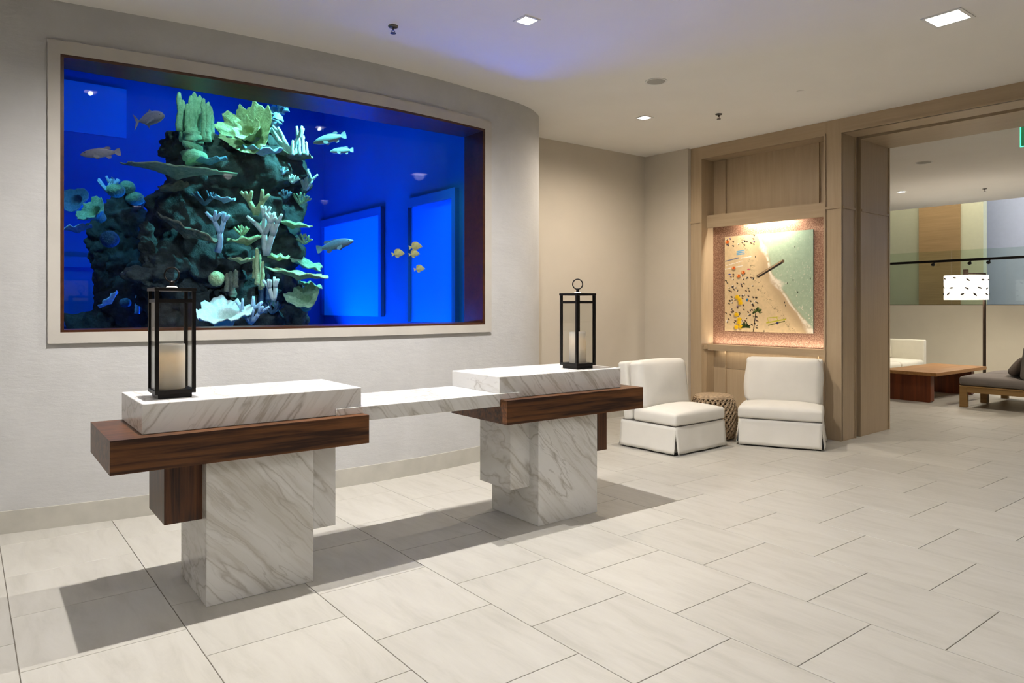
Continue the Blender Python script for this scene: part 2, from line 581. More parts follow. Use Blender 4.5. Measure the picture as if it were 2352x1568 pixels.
def catmull(P, per=8):
    P = [Vector(p) for p in P]
    out = []
    for i in range(len(P) - 1):
        a, b, c, d = P[max(i - 1, 0)], P[i], P[i + 1], P[min(i + 2, len(P) - 1)]
        for k in range(per):
            t = k / per
            out.append(0.5 * (2 * b + (c - a) * t + (2 * a - 5 * b + 4 * c - d) * t * t + (3 * b - a - 3 * c + d) * t ** 3))
    out.append(P[-1])
    return out

WC = catmull(W0, 8)
WX0, WX1 = 0.447, 3.795       # window opening along the curved wall

def curve_between(xa, xb):
    """points of the wall line from x = xa to x = xb (only where x grows along the wall)"""
    pts = []
    for i in range(len(WC) - 1):
        p, q = WC[i], WC[i + 1]
        for xe in (xa, xb):
            if p.x < xe <= q.x:
                t = (xe - p.x) / (q.x - p.x)
                pts.append(p.lerp(q, t))
        if xa < q.x < xb and (not pts or (pts[-1] - q).length > 1e-5):
            pts.append(q.copy())
    pts.sort(key=lambda v: v.x)
    return pts

def strip(mb, pts, z0, z1, f, b):
    """slab that follows the wall line from offset f (room side negative) to offset b"""
    n = len(pts)
    vs = []
    for i, p in enumerate(pts):
        t = (pts[min(i + 1, n - 1)] - pts[max(i - 1, 0)]).normalized()
        nn = Vector((-t.y, t.x))
        for o in (f, b):
            q = p + nn * o
            vs += [(q.x, q.y, z0), (q.x, q.y, z1)]
    fs = []
    for i in range(n - 1):
        a, c = i * 4, (i + 1) * 4
        fs += [(a, c, c + 1, a + 1), (a + 2, a + 3, c + 3, c + 2), (a + 1, c + 1, c + 3, a + 3), (a, a + 2, c + 2, c)]
    e = (n - 1) * 4
    fs += [(0, 1, 3, 2), (e, e + 2, e + 3, e + 1)]
    mb.add(vs, fs)

left = [p for p in WC if p.x < WX0 - 1e-6]
i_first = next(i for i, p in enumerate(WC) if p.x > WX1)
right = WC[i_first:]
mid = curve_between(WX0, WX1)
left = left + [mid[0]]
right = [mid[-1]] + right
mb = MB()
strip(mb, left, 0, ZC, 0, 0.12)
strip(mb, right, 0, ZC, 0, 0.12)
strip(mb, mid, 0, 1.27, 0, 0.12)
strip(mb, mid, 3.095, ZC, 0, 0.12)
wall = struct(mb.build('wall_left', M['plaster'], smooth=True))
wall.data.polygons.foreach_set('use_smooth', [abs(p.normal.z) < 0.5 for p in wall.data.polygons])
md = wall.modifiers.new('edges', 'EDGE_SPLIT')
md.split_angle = R(40)
mb = MB()
strip(mb, WC, 0, 0.1425, -0.014, -0.0005)
struct(mb.build('baseboard_left', M['base']))

# window in the curved wall: stone casing, dark wood lining, flat pane
GY = 5.735
win = sroot('window_1')
cas = curve_between(0.381, 3.874)
for (z0, z1) in ((3.093, 3.178), (1.2, 1.272)):
    mb = MB(); strip(mb, cas, z0, z1, -0.022, 0.0); mb.build('casing', M['casing'], win)
for (xa, xb) in ((0.381, 0.449), (3.793, 3.874)):
    mb = MB(); strip(mb, curve_between(xa, xb), 1.272, 3.093, -0.022, 0.0); mb.build('casing', M['casing'], win)
front = curve_between(WX0, WX1)
poly = [(p.x, p.y - 0.016) for p in front] + [(WX1, GY), (WX0, GY)]
for (z0, z1) in ((3.074, 3.095), (1.27, 1.288)):
    MB().prism(poly, z0, z1).build('lining', M['reveal'], win)
for (xa, xb) in ((WX0, 0.467), (3.773, WX1)):
    ya = min(p.y for p in curve_between(xa, xb)) - 0.012
    MB().box((xa, ya, 1.288), (xb, GY, 3.074)).build('lining', M['reveal'], win)
MB().box((WX0, GY, 1.27), (WX1, GY + 0.02, 3.095)).build('pane', M['tankglass'], win)

struct(MB().box((-3.7, -8.2, -0.25), (19.0, 9.4, -0.004)).build('floor', M['grout']))
cpoly = [(-3.7, -8.2), (15.42, -8.2), (15.42, 7.8), (5.0, 7.8), (5.0, 6.56)] + [(p.x, p.y + 0.06) for p in reversed(WC) if p.x < 4.85] + [(-3.7, 6.5)]
struct(MB().prism(cpoly, ZC, ZC + 0.2).build('ceiling', M['ceiling']))
struct(MB().box((4.6, 6.5, 0), (7.9, 6.62, ZC)).build('wall_back', M['paint']))
struct(MB().box((4.92, 6.486, 0), (7.24, 6.5, 0.1425)).build('baseboard_back', M['base']))
struct(MB().box((-3.7, -8.2, 0), (7.6, -8.0, ZC)).build('wall_front', M['paint']))
struct(MB().box((-3.7, -8.0, 0), (-3.5, 6.6, ZC)).build('wall_side', M['paint']))

# floor tiles: square stone in a half-offset bond
P = 0.618
TR = R(0.6)
TM = Matrix.Translation((2.0, 2.5, 0)) @ Matrix.Rotation(TR, 4, 'Z') @ Matrix.Translation((-2.0, -2.5, 0))
bm = bmesh.new()
bmesh.ops.create_cube(bm, size=1)
g = 0.0036
for v in bm.verts:
    v.co = Vector((v.co.x * (P - g), v.co.y * (P - g), (v.co.z - 0.5) * 0.011))
bmesh.ops.bevel(bm, geom=[e for e in bm.edges if all(abs(v.co.z) < 1e-6 for v in e.verts)], offset=0.0012, segments=1, affect='EDGES')
tile_me = bpy.data.meshes.new('tile')
bm.to_mesh(tile_me)
bm.free()
tile_me.materials.append(M['tile'])
floor_o = bpy.data.objects['floor']
SX, CX = math.sin(TH), math.cos(TH)

def in_view(x, y, z=0.0, mg=60):
    l = x * SX - y * CX
    d = x * CX + y * SX
    if d < 0.3:
        return False, 99
    u = 1176 + 1627 * l / d
    v = 700.8 + 1627 * (EYE - z) / d
    return (-mg < u < 2352 + mg and v < 1568 + mg), d

def wall_y(x):
    if x > 4.9:
        return 6.5 if x < 8 else 7.6
    return min((p for p in WC), key=lambda p: abs(p.x - x)).y

cells = []
for k in range(-6, 25):
    for j in range(-17, 9):
        cx = 0.150 + (k + 0.5) * P
        cy = 2.185 + (j + 0.5 + (0.5 if k % 2 else 0.0)) * P
        c = TM @ Vector((cx, cy, 0))
        if c.y - P / 2 > wall_y(c.x) or c.x > 15.5 or c.x < -3.7 or c.y < -8:
            continue
        vis = False
        dmin = 99
        for dx in (-.5, 0, .5):
            for dy in (-.5, 0, .5):
                a, d = in_view(c.x + dx * P, c.y + dy * P)
                if a:
                    vis = True
                    dmin = min(dmin, d)
        cells.append((dmin if vis else 99, c))
cells.sort(key=lambda t: t[0])
shown = [c for d, c in cells if d < 99][:300]
rest = [c for d, c in cells][len(shown):]
for c in shown:
    o = bpy.data.objects.new('tile', tile_me)
    col.objects.link(o)
    o.parent = floor_o
    o.location = c
    o.rotation_euler = (0, 0, TR)
mb = MB()
tv = [v.co.copy() for v in tile_me.vertices]
tf = [tuple(p.vertices) for p in tile_me.polygons]
rz = Matrix.Rotation(TR, 4, 'Z')
for c in rest:
    mb.add([(rz @ v) + c for v in tv], tf)
o = mb.build('tile', M['tile'], floor_o)
o['kind'] = 'stuff'

# ------------------------------------------------------------------ oak millwork wall with the art niche and the wide opening
MA = R(2.6)
mill = sroot('wall_right', (7.36, 3.886, 0), MA)
def mbox(name, a, b, mat='oak', bev=0.0):
    """a = (depth, along, z)"""
    return MB().box(a, b, bev).build(name, M[mat], mill)
U0, U1 = 0.194, 1.758
mbox('stile', (0, U1, 0), (0.26, 1.93, ZC))
mbox('rail', (0, U0, 3.285), (0.26, U1, ZC), 'oak_h')
mbox('pilaster', (0, 0, 0), (0.317, U0, ZC))
mbox('back_panel', (0.25, U0 - .01, 2.5), (0.30, 0.365, 3.3))
mbox('back_panel', (0.256, 0.377, 2.5), (0.30, 1.572, 3.3))
mbox('back_panel', (0.25, 1.584, 2.5), (0.30, U1 + .01, 3.3))
mbox('bead', (0.225, 1.572, 2.58), (0.30, 1.584, 3.285))
mbox('bead', (0.225, 0.365, 2.58), (0.30, 0.377, 3.285))
mbox('back_panel', (0.25, 1.584, 0.167), (0.30, U1 + .01, 0.9))
mbox('bead', (0.225, 1.572, 0.167), (0.30, 1.584, 0.88))
for (z0, z1) in ((0.167, 0.652), (0.655, 0.9)):
    mbox('back_panel', (0.256, 0.377, z0), (0.30, 1.572, z1))
mbox('bead', (0.225, 0.365, 0.167), (0.30, 0.377, 0.88))
mbox('back_panel', (0.25, U0 - .01, 0.167), (0.30, 0.365, 0.9))
mbox('toe_board', (0.262, U0 - .01, 0.0), (0.30, U1 + .01, 0.167), 'oak_h')
mbox('header_beam', (0.10, U0, 2.425), (0.122, U1, 2.583), 'oak_h')
mbox('header_top', (0.122, U0, 2.565), (0.25, U1, 2.583), 'oak_h')
mbox('shelf', (0.10, U0, 0.882), (0.25, U1, 0.958), 'oak_h')
mbox('shelf_cleat', (0.03, U1 - 0.012, 0.895), (0.10, U1, 0.945), 'oak_h')
# raised beads round the openings and at the panel joint
for (a, b) in (((-0.014, U1, 0.0), (0.02, U1 + 0.022, 3.307)), ((-0.014, U0 - 0.022, 0.0), (0.02, U0, 3.307)), ((-0.014, -0.0, 0.0), (0.02, 0.022, 3.307))):
    mbox('bead', a, b)
mbox('bead', (-0.014, U0, 3.285), (0.02, U1, 3.307), 'oak_h')
for (ua, ub) in ((U1 + 0.022, 1.93), (0.022, U0 - 0.022)):
    mbox('bead', (-0.013, ua, 2.487), (0.01, ub, 2.512), 'oak_h')
mbox('bead', (0.02, -0.012, 2.487), (0.30, 0.01, 2.512), 'oak_h')
mbox('bead', (0.297, -0.008, 0), (0.317, 0.01, 3.29))
mbox('bead', (0.45, -0.012, 2.487), (1.168, 0.01, 2.512), 'oak_h')
# deep jamb behind the pocket slot, and the same head over the opening
mbox('slot', (0.317, 0.07, 0), (0.44, 0.2, ZC), 'slot')
mbox('jamb', (0.44, 0.0, 0), (1.168, 0.24, ZC))
mbox('bead', (1.15, -0.008, 0), (1.18, 0.01, 3.29))
mbox('partition', (0.31, 0.2, 0), (1.16, 3.3, ZC))
UE = -3.4
mbox('head', (0, UE, 3.285), (0.317, 0, ZC), 'oak_h')
mbox('bead', (-0.014, UE, 3.285), (0.02, 0, 3.307), 'oak_h')
mbox('slot', (0.317, UE, 3.37), (0.44, 0.07, ZC), 'slot')
mbox('head', (0.44, UE, 3.285), (1.168, 0, ZC), 'oak_h')
mbox('jamb', (0, UE - 0.3, 0), (1.168, UE, ZC))
mbox('partition', (0.0, -12.2, 0), (0.3, UE - 0.3, ZC))
# plain painted wall between the oak and the corner
mbox('drywall', (-0.06, 1.93, 0), (0.32, 2.75, ZC), 'paint')
mbox('skirting', (-0.074, 1.93, 0), (-0.06, 2.64, 0.1425), 'base')

def copper():
    m, nt, b = mat_new('copper_cork')
    tc = nd(nt, 'ShaderNodeTexCoord')
    n = nd(nt, 'ShaderNodeTexNoise', i_Scale=55.0, i_Detail=5.0, i_Roughness=0.7)
    nt.links.new(tc.outputs['Object'], n.inputs['Vector'])
    v = nd(nt, 'ShaderNodeTexVoronoi', i_Scale=90.0)
    nt.links.new(tc.outputs['Object'], v.inputs['Vector'])
    mx = nd(nt, 'ShaderNodeMix')
    mx.inputs[0].default_value = 0.4
    nt.links.new(n.outputs['Fac'], mx.inputs[2])
    nt.links.new(v.outputs['Distance'], mx.inputs[3])
    r = ramp(nt, [(0.25, (0.11, 0.05, 0.032)), (0.45, (0.27, 0.14, 0.09)), (0.65, (0.43, 0.265, 0.18))])
    nt.links.new(mx.outputs[0], r.inputs[0])
    nt.links.new(r.outputs[0], b.inputs['Base Color'])
    b.inputs['Roughness'].default_value = 0.45
    b.inputs['Metallic'].default_value = 0.25
    bp = nd(nt, 'ShaderNodeBump', i_Strength=0.4, i_Distance=0.004)
    nt.links.new(mx.outputs[0], bp.inputs['Height'])
    nt.links.new(bp.outputs[0], b.inputs['Normal'])
    return m
M['copper'] = copper()
mbox('copper_panel', (0.236, U0, 0.958), (0.25, U1, 2.565), 'copper')

# picture light under the header beam and the light strip under the shelf
def mill_pt(d, u, z):
    return mill.matrix_basis @ Vector((d, u, z))
nl = lamp('niche_light', 'AREA', (0.150, 0.98, 2.52), 24, (1.0, 0.90, 0.75), mill, rot=(0, R(-2), 0), shape='RECTANGLE', size=0.03, size_y=0.6)
nl2 = lamp('shelf_light', 'AREA', (0.20, 0.98, 0.878), 1.6, (1.0, 0.84, 0.64), mill, shape='RECTANGLE', size=0.03, size_y=1.4)

nl3 = lamp('shelf_uplight', 'AREA', (0.178, 0.976, 0.962), 5.0, (1.0, 0.88, 0.72), mill, rot=(R(180), 0, 0), shape='RECTANGLE', size=0.02, size_y=1.5)
# ------------------------------------------------------------------ reception desks (two pedestals, mirror images) and the ledge between them
D = {'ywf': 3.547, 'ywb': 4.194, 'zwb': 0.6994, 'zwt': 0.8524, 'ymf': 3.633, 'ymb': 4.194, 'zmt': 0.9949, 'ycf': 3.5968, 'ycb': 4.1193,
     'ylf': 3.6193, 'zlt': 0.8895, 'zlb': 0.8094, 'ybf': 3.6893, 'ybb': 4.0362, 'zbb': 0.2428, 'yof': 3.673, 'yob': 4.036, 'zob': 0.4058,
     'xm': 2.1831, 'wl': 0.4732, 'wr': 1.7139, 'ml': 0.6148, 'mr': 1.7089, 'cl': 0.8869, 'cr': 1.4199, 'kl': 0.7163, 'br': 1.5821, 'le': 1.5567}
YC = 3.87

def desk(side):
    """side = 0 near desk, 1 far desk; local origin on the floor below the desk's middle"""
    X = (lambda v: v) if side == 0 else (lambda v: 2 * D['xm'] - v)
    ox = X(1.093)
    def bx(x0, x1, y0, y1, z0, z1, bev=0.0018):
        a, b = sorted((X(x0) - ox, X(x1) - ox))
        return MB().box((a, y0 - YC, z0), (b, y1 - YC, z1), bev)
    t = thing('reception_desk', ('marble and walnut reception desk nearest the camera, walnut block on its left' if side == 0 else
              'marble and walnut reception desk farther away, beside the white slipcovered chairs'), 'desk', (ox, YC, 0), 0, 'pair of reception desks')
    mc = M['marble_a'] if side == 0 else M['marble_b']
    bx(D['cl'], D['cr'], D['ycf'], D['ycb'], 0.0, D['zwb'], 0.0025).build('column', mc, t)
    bx(D['cr'], D['br'], D['ybf'], D['ybb'], D['zbb'], D['zwb'], 0.0025).build('marble_block', M['marble_l'] if side == 0 else mc, t)
    bx(D['kl'], D['cl'], D['yof'], D['yob'], D['zob'], D['zwb']).build('walnut_block', M['walnut_v'], t)
    # walnut slab, notched at its inner end where the ledge lies in it
    mb = MB()
    xn = D['le']
    mb2 = bx(D['wl'], D['wr'], D['ywf'], D['ywb'], D['zwb'], D['zlb'], 0.0)
    mb.add(mb2.v, mb2.f)
    for (x0, x1, y0, y1) in ((D['wl'], xn, D['ywf'], D['ywb']), (xn, D['wr'], D['ywf'], D['ylf'] - 0.001)):
        q = bx(x0, x1, y0, y1, D['zlb'], D['zwt'], 0.0)
        mb.add(q.v, q.f)
    # one outline extruded instead of three boxes keeps the faces clean
    mb = MB()
    a, b, n = X(D['wl']) - ox, X(D['wr']) - ox, X(xn) - ox
    y0, y1, yl = D['ywf'] - YC, D['ywb'] - YC, D['ylf'] - YC - 0.001
    lo = [(a, y0), (b, y0), (b, y1), (a, y1)]
    up = [(a, y0), (b, y0), (b, yl), (n, yl), (n, y1), (a, y1)]
    mb.prism(lo, D['zwb'], D['zlb'])
    mb.prism(up, D['zlb'], D['zwt'])
    # drop the doubled inner faces
    bm = bmesh.new()
    vs = [bm.verts.new(p) for p in mb.v]
    for f in mb.f:
        bm.faces.new([vs[i] for i in f])
    bmesh.ops.remove_doubles(bm, verts=bm.verts, dist=1e-5)
    me = bpy.data.meshes.new('walnut_slab')
    bmesh.ops.recalc_face_normals(bm, faces=bm.faces)
    bm.to_mesh(me); bm.free()
    link('walnut_slab', me, M['walnut'], t)
    bx(D['ml'], D['mr'], D['ymf'], D['ymb'], D['zwt'], D['zmt'], 0.004).build('marble_top', M['marble_t'] if side == 0 else M['marble_u'], t)
    return t
desk(0)
desk(1)
le, re = D['le'] + 0.001, 2 * D['xm'] - D['le'] - 0.001
wi, wo = D['wr'] + 0.002, 2 * D['xm'] - D['wr'] - 0.002
mb = MB()
yf, yb = D['ylf'] - D['ylf'], D['ywb'] - 0.02 - D['ylf']
# ledge: full thickness between the desks, its ends lapped over the walnut
ledge = thing('marble_ledge', 'thin white marble ledge bridging the gap between the two desks', 'shelf', (D['xm'], D['ylf'], 0))
xm = D['xm']
mb.box((D['mr'] - xm + .001, 0, D['zlb'] + 0.0005), (2 * xm - D['mr'] - xm - .001, yb, D['zlt']), 0.002)
mb.build('slab', M['marble_l'], ledge)
for (x0, x1) in ((le, D['mr'] + .001), (2 * xm - D['mr'] - .001, re)):
    MB().box((x0 - xm, 0, D['zwt'] + 0.0005), (x1 - xm, 0.0128, D['zlt']), 0.0012).build('lapped_end', M['marble_l'], ledge)

# ------------------------------------------------------------------ lanterns and candles
def lantern(x, y, z, rot, label, clabel):
    t = thing('candle_lantern', label, 'lantern', (x, y, z), rot, 'black lanterns on the desks')
    s, p, H = 0.092, 0.0085, 0.52
    MB().box((-s + .015, -s + .015, 0), (s - .015, s - .015, 0.022), 0.002).build('foot', M['black'], t)
    MB().box((-s, -s, 0.022), (s, s, 0.040), 0.0015).build('base_plate', M['black'], t)
    for sx in (-1, 1):
        for sy in (-1, 1):
            cx, cy = sx * (s - p), sy * (s - p)
            MB().box((cx - p, cy - p, 0.040), (cx + p, cy + p, 0.525), 0.001).build('post', M['black'], t)
    MB().box((-s - .003, -s - .003, 0.525), (s + .003, s + .003, 0.541), 0.0015).build('roof_plate', M['black'], t)
    for k in range(4):
        m4 = Matrix.Rotation(k * math.pi / 2, 4, 'Z')
        MB().box((-s + 2 * p, -s + 0.002, 0.468), (s - 2 * p, -s + 0.013, 0.486)).xform(m4).build('rail', M['black'], t)
        MB().box((-s + 2 * p, -s + 0.006, 0.040), (s - 2 * p, -s + 0.009, 0.468)).xform(m4).build('pane', M['glass'], t)
    MB().lathe([(0.026, 0.541), (0.026, 0.545), (0.02, 0.55), (0.0, 0.55)], 20).build('collar', M['white'], t)
    MB().lathe([(0.011, 0.548), (0.011, 0.572), (0.006, 0.578), (0.0, 0.578)], 14).build('stem', M['black'], t)
    MB().torus((0, 0, 0.607), 0.036, 0.0042, 'Y', 36, 8).xform(Matrix.Rotation(R(-37), 4, 'Z')).build('ring', M['black'], t)
    c = thing('pillar_candle', clabel, 'candle', (x, y, z + 0.040), rot, 'pillar candles in the lanterns')
    r = 0.062
    mb = MB()
    mb.lathe([(r - 0.002, 0.0005), (r, 0.004), (r, 0.215), (r - 0.003, 0.222), (r - 0.008, 0.222), (r - 0.010, 0.216), (r - 0.011, 0.004), (r - 0.011, 0.002)], 40, cap=False)
    mb.build('wax_body', M['wax_lit'], c, True)
    MB().lathe([(0.0, 0.188), (r - 0.011, 0.190), (r - 0.011, 0.184), (0.0, 0.184)], 32).build('wax_well', M['wax_lit'], c)
    MB().tube([(0, 0, 0.188), (0.001, 0, 0.197), (0.003, 0.001, 0.205)], 0.0015, 6).build('wick', M['black'], c)
    MB().lathe([(0.0, 0.199), (0.004, 0.203), (0.005, 0.207), (0.003, 0.213), (0.0, 0.219)], 10).build('flame', M['flame'], c, True)
    lamp('candle_glow', 'POINT', (0, 0, 0.165), 0.5, (1.0, 0.60, 0.24), c, shadow_soft_size=0.012)
    return t

def wax_lit():
    m, nt, b = mat_new('translucent_wax')
    tc = nd(nt, 'ShaderNodeTexCoord')
    n = nd(nt, 'ShaderNodeTexNoise', i_Scale=18.0)
    nt.links.new(tc.outputs['Object'], n.inputs['Vector'])
    r = ramp(nt, [(0.3, (0.80, 0.775, 0.71)), (0.7, (0.86, 0.84, 0.78))])
    nt.links.new(n.outputs['Fac'], r.inputs[0])
    nt.links.new(r.outputs[0], b.inputs['Base Color'])
    b.inputs['Roughness'].default_value = 0.5
    tl = nd(nt, 'ShaderNodeBsdfTranslucent')
    nt.links.new(r.outputs[0], tl.inputs[0])
    mx = nd(nt, 'ShaderNodeMixShader')
    mx.inputs[0].default_value = 0.3
    nt.links.new(b.outputs[0], mx.inputs[1])
    nt.links.new(tl.outputs[0], mx.inputs[2])
    nt.links.new(mx.outputs[0], nt.nodes['Material Output'].inputs[0])
    return m
M['wax_lit'] = wax_lit()
M['flame'] = emissive('flame', (1.0, 0.55, 0.18), 12.0)
lantern(0.785, 3.846, D['zmt'] + 0.0005, 0.0, 'black metal lantern on the near desk, in front of the aquarium', 'lit pillar candle inside the lantern on the near desk')
lantern(3.483, 3.803, D['zmt'] + 0.0005, 0.0, 'black metal lantern on the far desk, against the beige wall', 'lit pillar candle inside the lantern on the far desk')
# ------------------------------------------------------------------ slipcovered chairs and the rope stool
def slip_chair(label, loc, rot):
    t = thing('slipper_chair', label, 'chair', loc, rot, 'white slipcovered chairs')
    w, d = 0.80, 0.70           # at the top of the skirt; front faces -Y
    zt = 0.272
    fl = 0.028
    names = []
    # four skirt panels that hang apart at the corners
    def panel(L, off, ang, seed):
        mb = MB()
        nx, nz = 22, 8
        vs, fs = [], []
        for k in range(nz + 1):
            tz = k / nz
            z = zt - (zt - 0.016) * tz
            half = L / 2 + fl * tz - 0.034 * max(0, tz - 0.08)
            for i in range(nx + 1):
                s = -1 + 2 * i / nx
                wob = 0.004 * tz * math.sin(s * 5.3 + seed) + 0.003 * tz * math.sin(s * 11 + seed * 2)
                vs.append((s * half, -off - fl * tz ** 1.3 - wob, z))
        n = len(vs)
        vs += [(x, y + 0.006, z) for (x, y, z) in vs]
        W = nx + 1
        for k in range(nz):
            for i in range(nx):
                a = k * W + i
                fs.append((a, a + 1, a + W + 1, a + W))
                fs.append((n + a, n + a + W, n + a + W + 1, n + a + 1))
        for i in range(nx):
            a = nz * W + i
            fs.append((a, a + 1, n + a + 1, n + a))
            fs.append((i, n + i, n + i + 1, i + 1))
        for k in range(nz):
            for e in (0, nx):
                a = k * W + e
                fs.append((a, n + a, n + a + W, a + W))
        mb.add(vs, fs)
        mb.xform(Matrix.Rotation(ang, 4, 'Z'))
        mb.build('skirt_panel', M['linen'], t, True)
    panel(w, d / 2, 0, 1.0)
    panel(w, d / 2, math.pi, 2.3)
    panel(d, w / 2, math.pi / 2, 4.1)
    panel(d, w / 2, -math.pi / 2, 5.2)
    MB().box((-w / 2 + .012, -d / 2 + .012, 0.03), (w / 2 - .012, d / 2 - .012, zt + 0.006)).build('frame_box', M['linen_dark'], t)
    for sx in (-1, 1):
        for sy in (-1, 1):
            MB().box((sx * (w / 2 - .035) - .022, sy * (d / 2 - .035) - .022, 0.0), (sx * (w / 2 - .035) + .022, sy * (d / 2 - .035) + .022, 0.034)).build('foot', M['black'], t)
    # seat cushion in front of the back
    c = cushion(w + 0.012, 0.54, 0.115, 0.026, 0.05, 16, 0.006)
    wrinkle(c, 0.004, 5.0, 3.0)
    c.build('seat_cushion', M['linen'], t, True, (0, -0.088, zt + 0.009))
    # outer back, leaning
    lean = R(-9)
    b = cushion(w - 0.01, 0.115, 0.60, 0.03, 0.0, 12, 0.0)
    b.build('back_frame', M['linen'], t, True, (0, 0.262, zt + 0.0), (lean, 0, 0))
    bc = cushion(w - 0.05, 0.175, 0.50, 0.055, 0.012, 16, 0.03)
    for i, p in enumerate(bc.v):
        x, y, z = p
        e = max(0.0, abs(x) / (w / 2) - 0.72) / 0.28
        pk = 0.006 * e * math.sin(z * 120 + x * 20)
        bc.v[i] = (x + pk * (1 if x < 0 else -1), y - abs(pk), z)
    wrinkle(bc, 0.007, 4.0, loc[0])
    bc.build('back_cushion', M['linen'], t, True, (0, 0.128, zt + 0.108), (lean, 0, 0))
    return t
slip_chair('white slipcovered slipper chair partly behind the far desk, left of the rope stool', (5.755, 4.835, 0), R(2.0))
slip_chair('white slipcovered slipper chair in front of the oak niche, right of the rope stool', (6.835, 4.262, 0), R(-62))

def rope_stool(label, loc):
    t = thing('rope_stool', label, 'stool', loc)
    Hh, Rm = 0.47, 0.242
    def rad(z):
        q = (z - 0.22) / 0.25
        return Rm - 0.045 * q * q
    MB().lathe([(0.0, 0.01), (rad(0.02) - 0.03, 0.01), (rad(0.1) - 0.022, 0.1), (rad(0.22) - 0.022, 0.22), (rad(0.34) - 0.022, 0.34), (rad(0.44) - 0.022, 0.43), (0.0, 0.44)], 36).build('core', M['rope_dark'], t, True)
    mb = MB()
    rows, nper = 13, 26
    rnd = random.Random(5)
    for rI in range(rows):
        z = 0.028 + rI * 0.0335
        for k in range(nper):
            a0 = 2 * math.pi * (k + (0.5 if rI % 2 else 0)) / nper
            da = 2 * math.pi / nper
            for s in (1, -1):
                pts = []
                for q in range(6):
                    tq = q / 5
                    aa = a0 + s * (tq - 0.5) * da * 0.98
                    zz = z + (tq - 0.5) * 0.042 * (1 if s > 0 else 1) + rnd.uniform(-.0015, .0015)
                    out = 0.013 * math.sin(math.pi * tq) + (0.005 if s > 0 else 0.0)
                    rr = rad(max(0, min(.46, zz))) - 0.012 + out
                    pts.append((rr * math.cos(aa), rr * math.sin(aa), max(0.009, zz)))
                mb.add(*(lambda m: (m.v, m.f))(MB().tube(pts, [0.0065, 0.0085, 0.0092, 0.0092, 0.0085, 0.0065], 6)))
    o = mb.build('woven_rope', M['rope'], t, True)
    o['kind'] = 'stuff'
    # flat lid with a braided rim
    MB().lathe([(0.0, 0.44), (0.185, 0.44), (0.196, 0.452), (0.19, 0.468), (0.17, 0.474), (0.0, 0.477)], 40).build('top', M['rope'], t, True)
    for z, r in ((0.455, 0.196), (0.443, 0.207)):
        MB().torus((0, 0, z), r, 0.0095, 'Z', 48, 8).build('rim', M['rope'], t, True)
    return t
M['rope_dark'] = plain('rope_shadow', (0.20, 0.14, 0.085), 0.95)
rope_stool('round knotted rope stool between the two white chairs', (6.47, 4.86, 0))

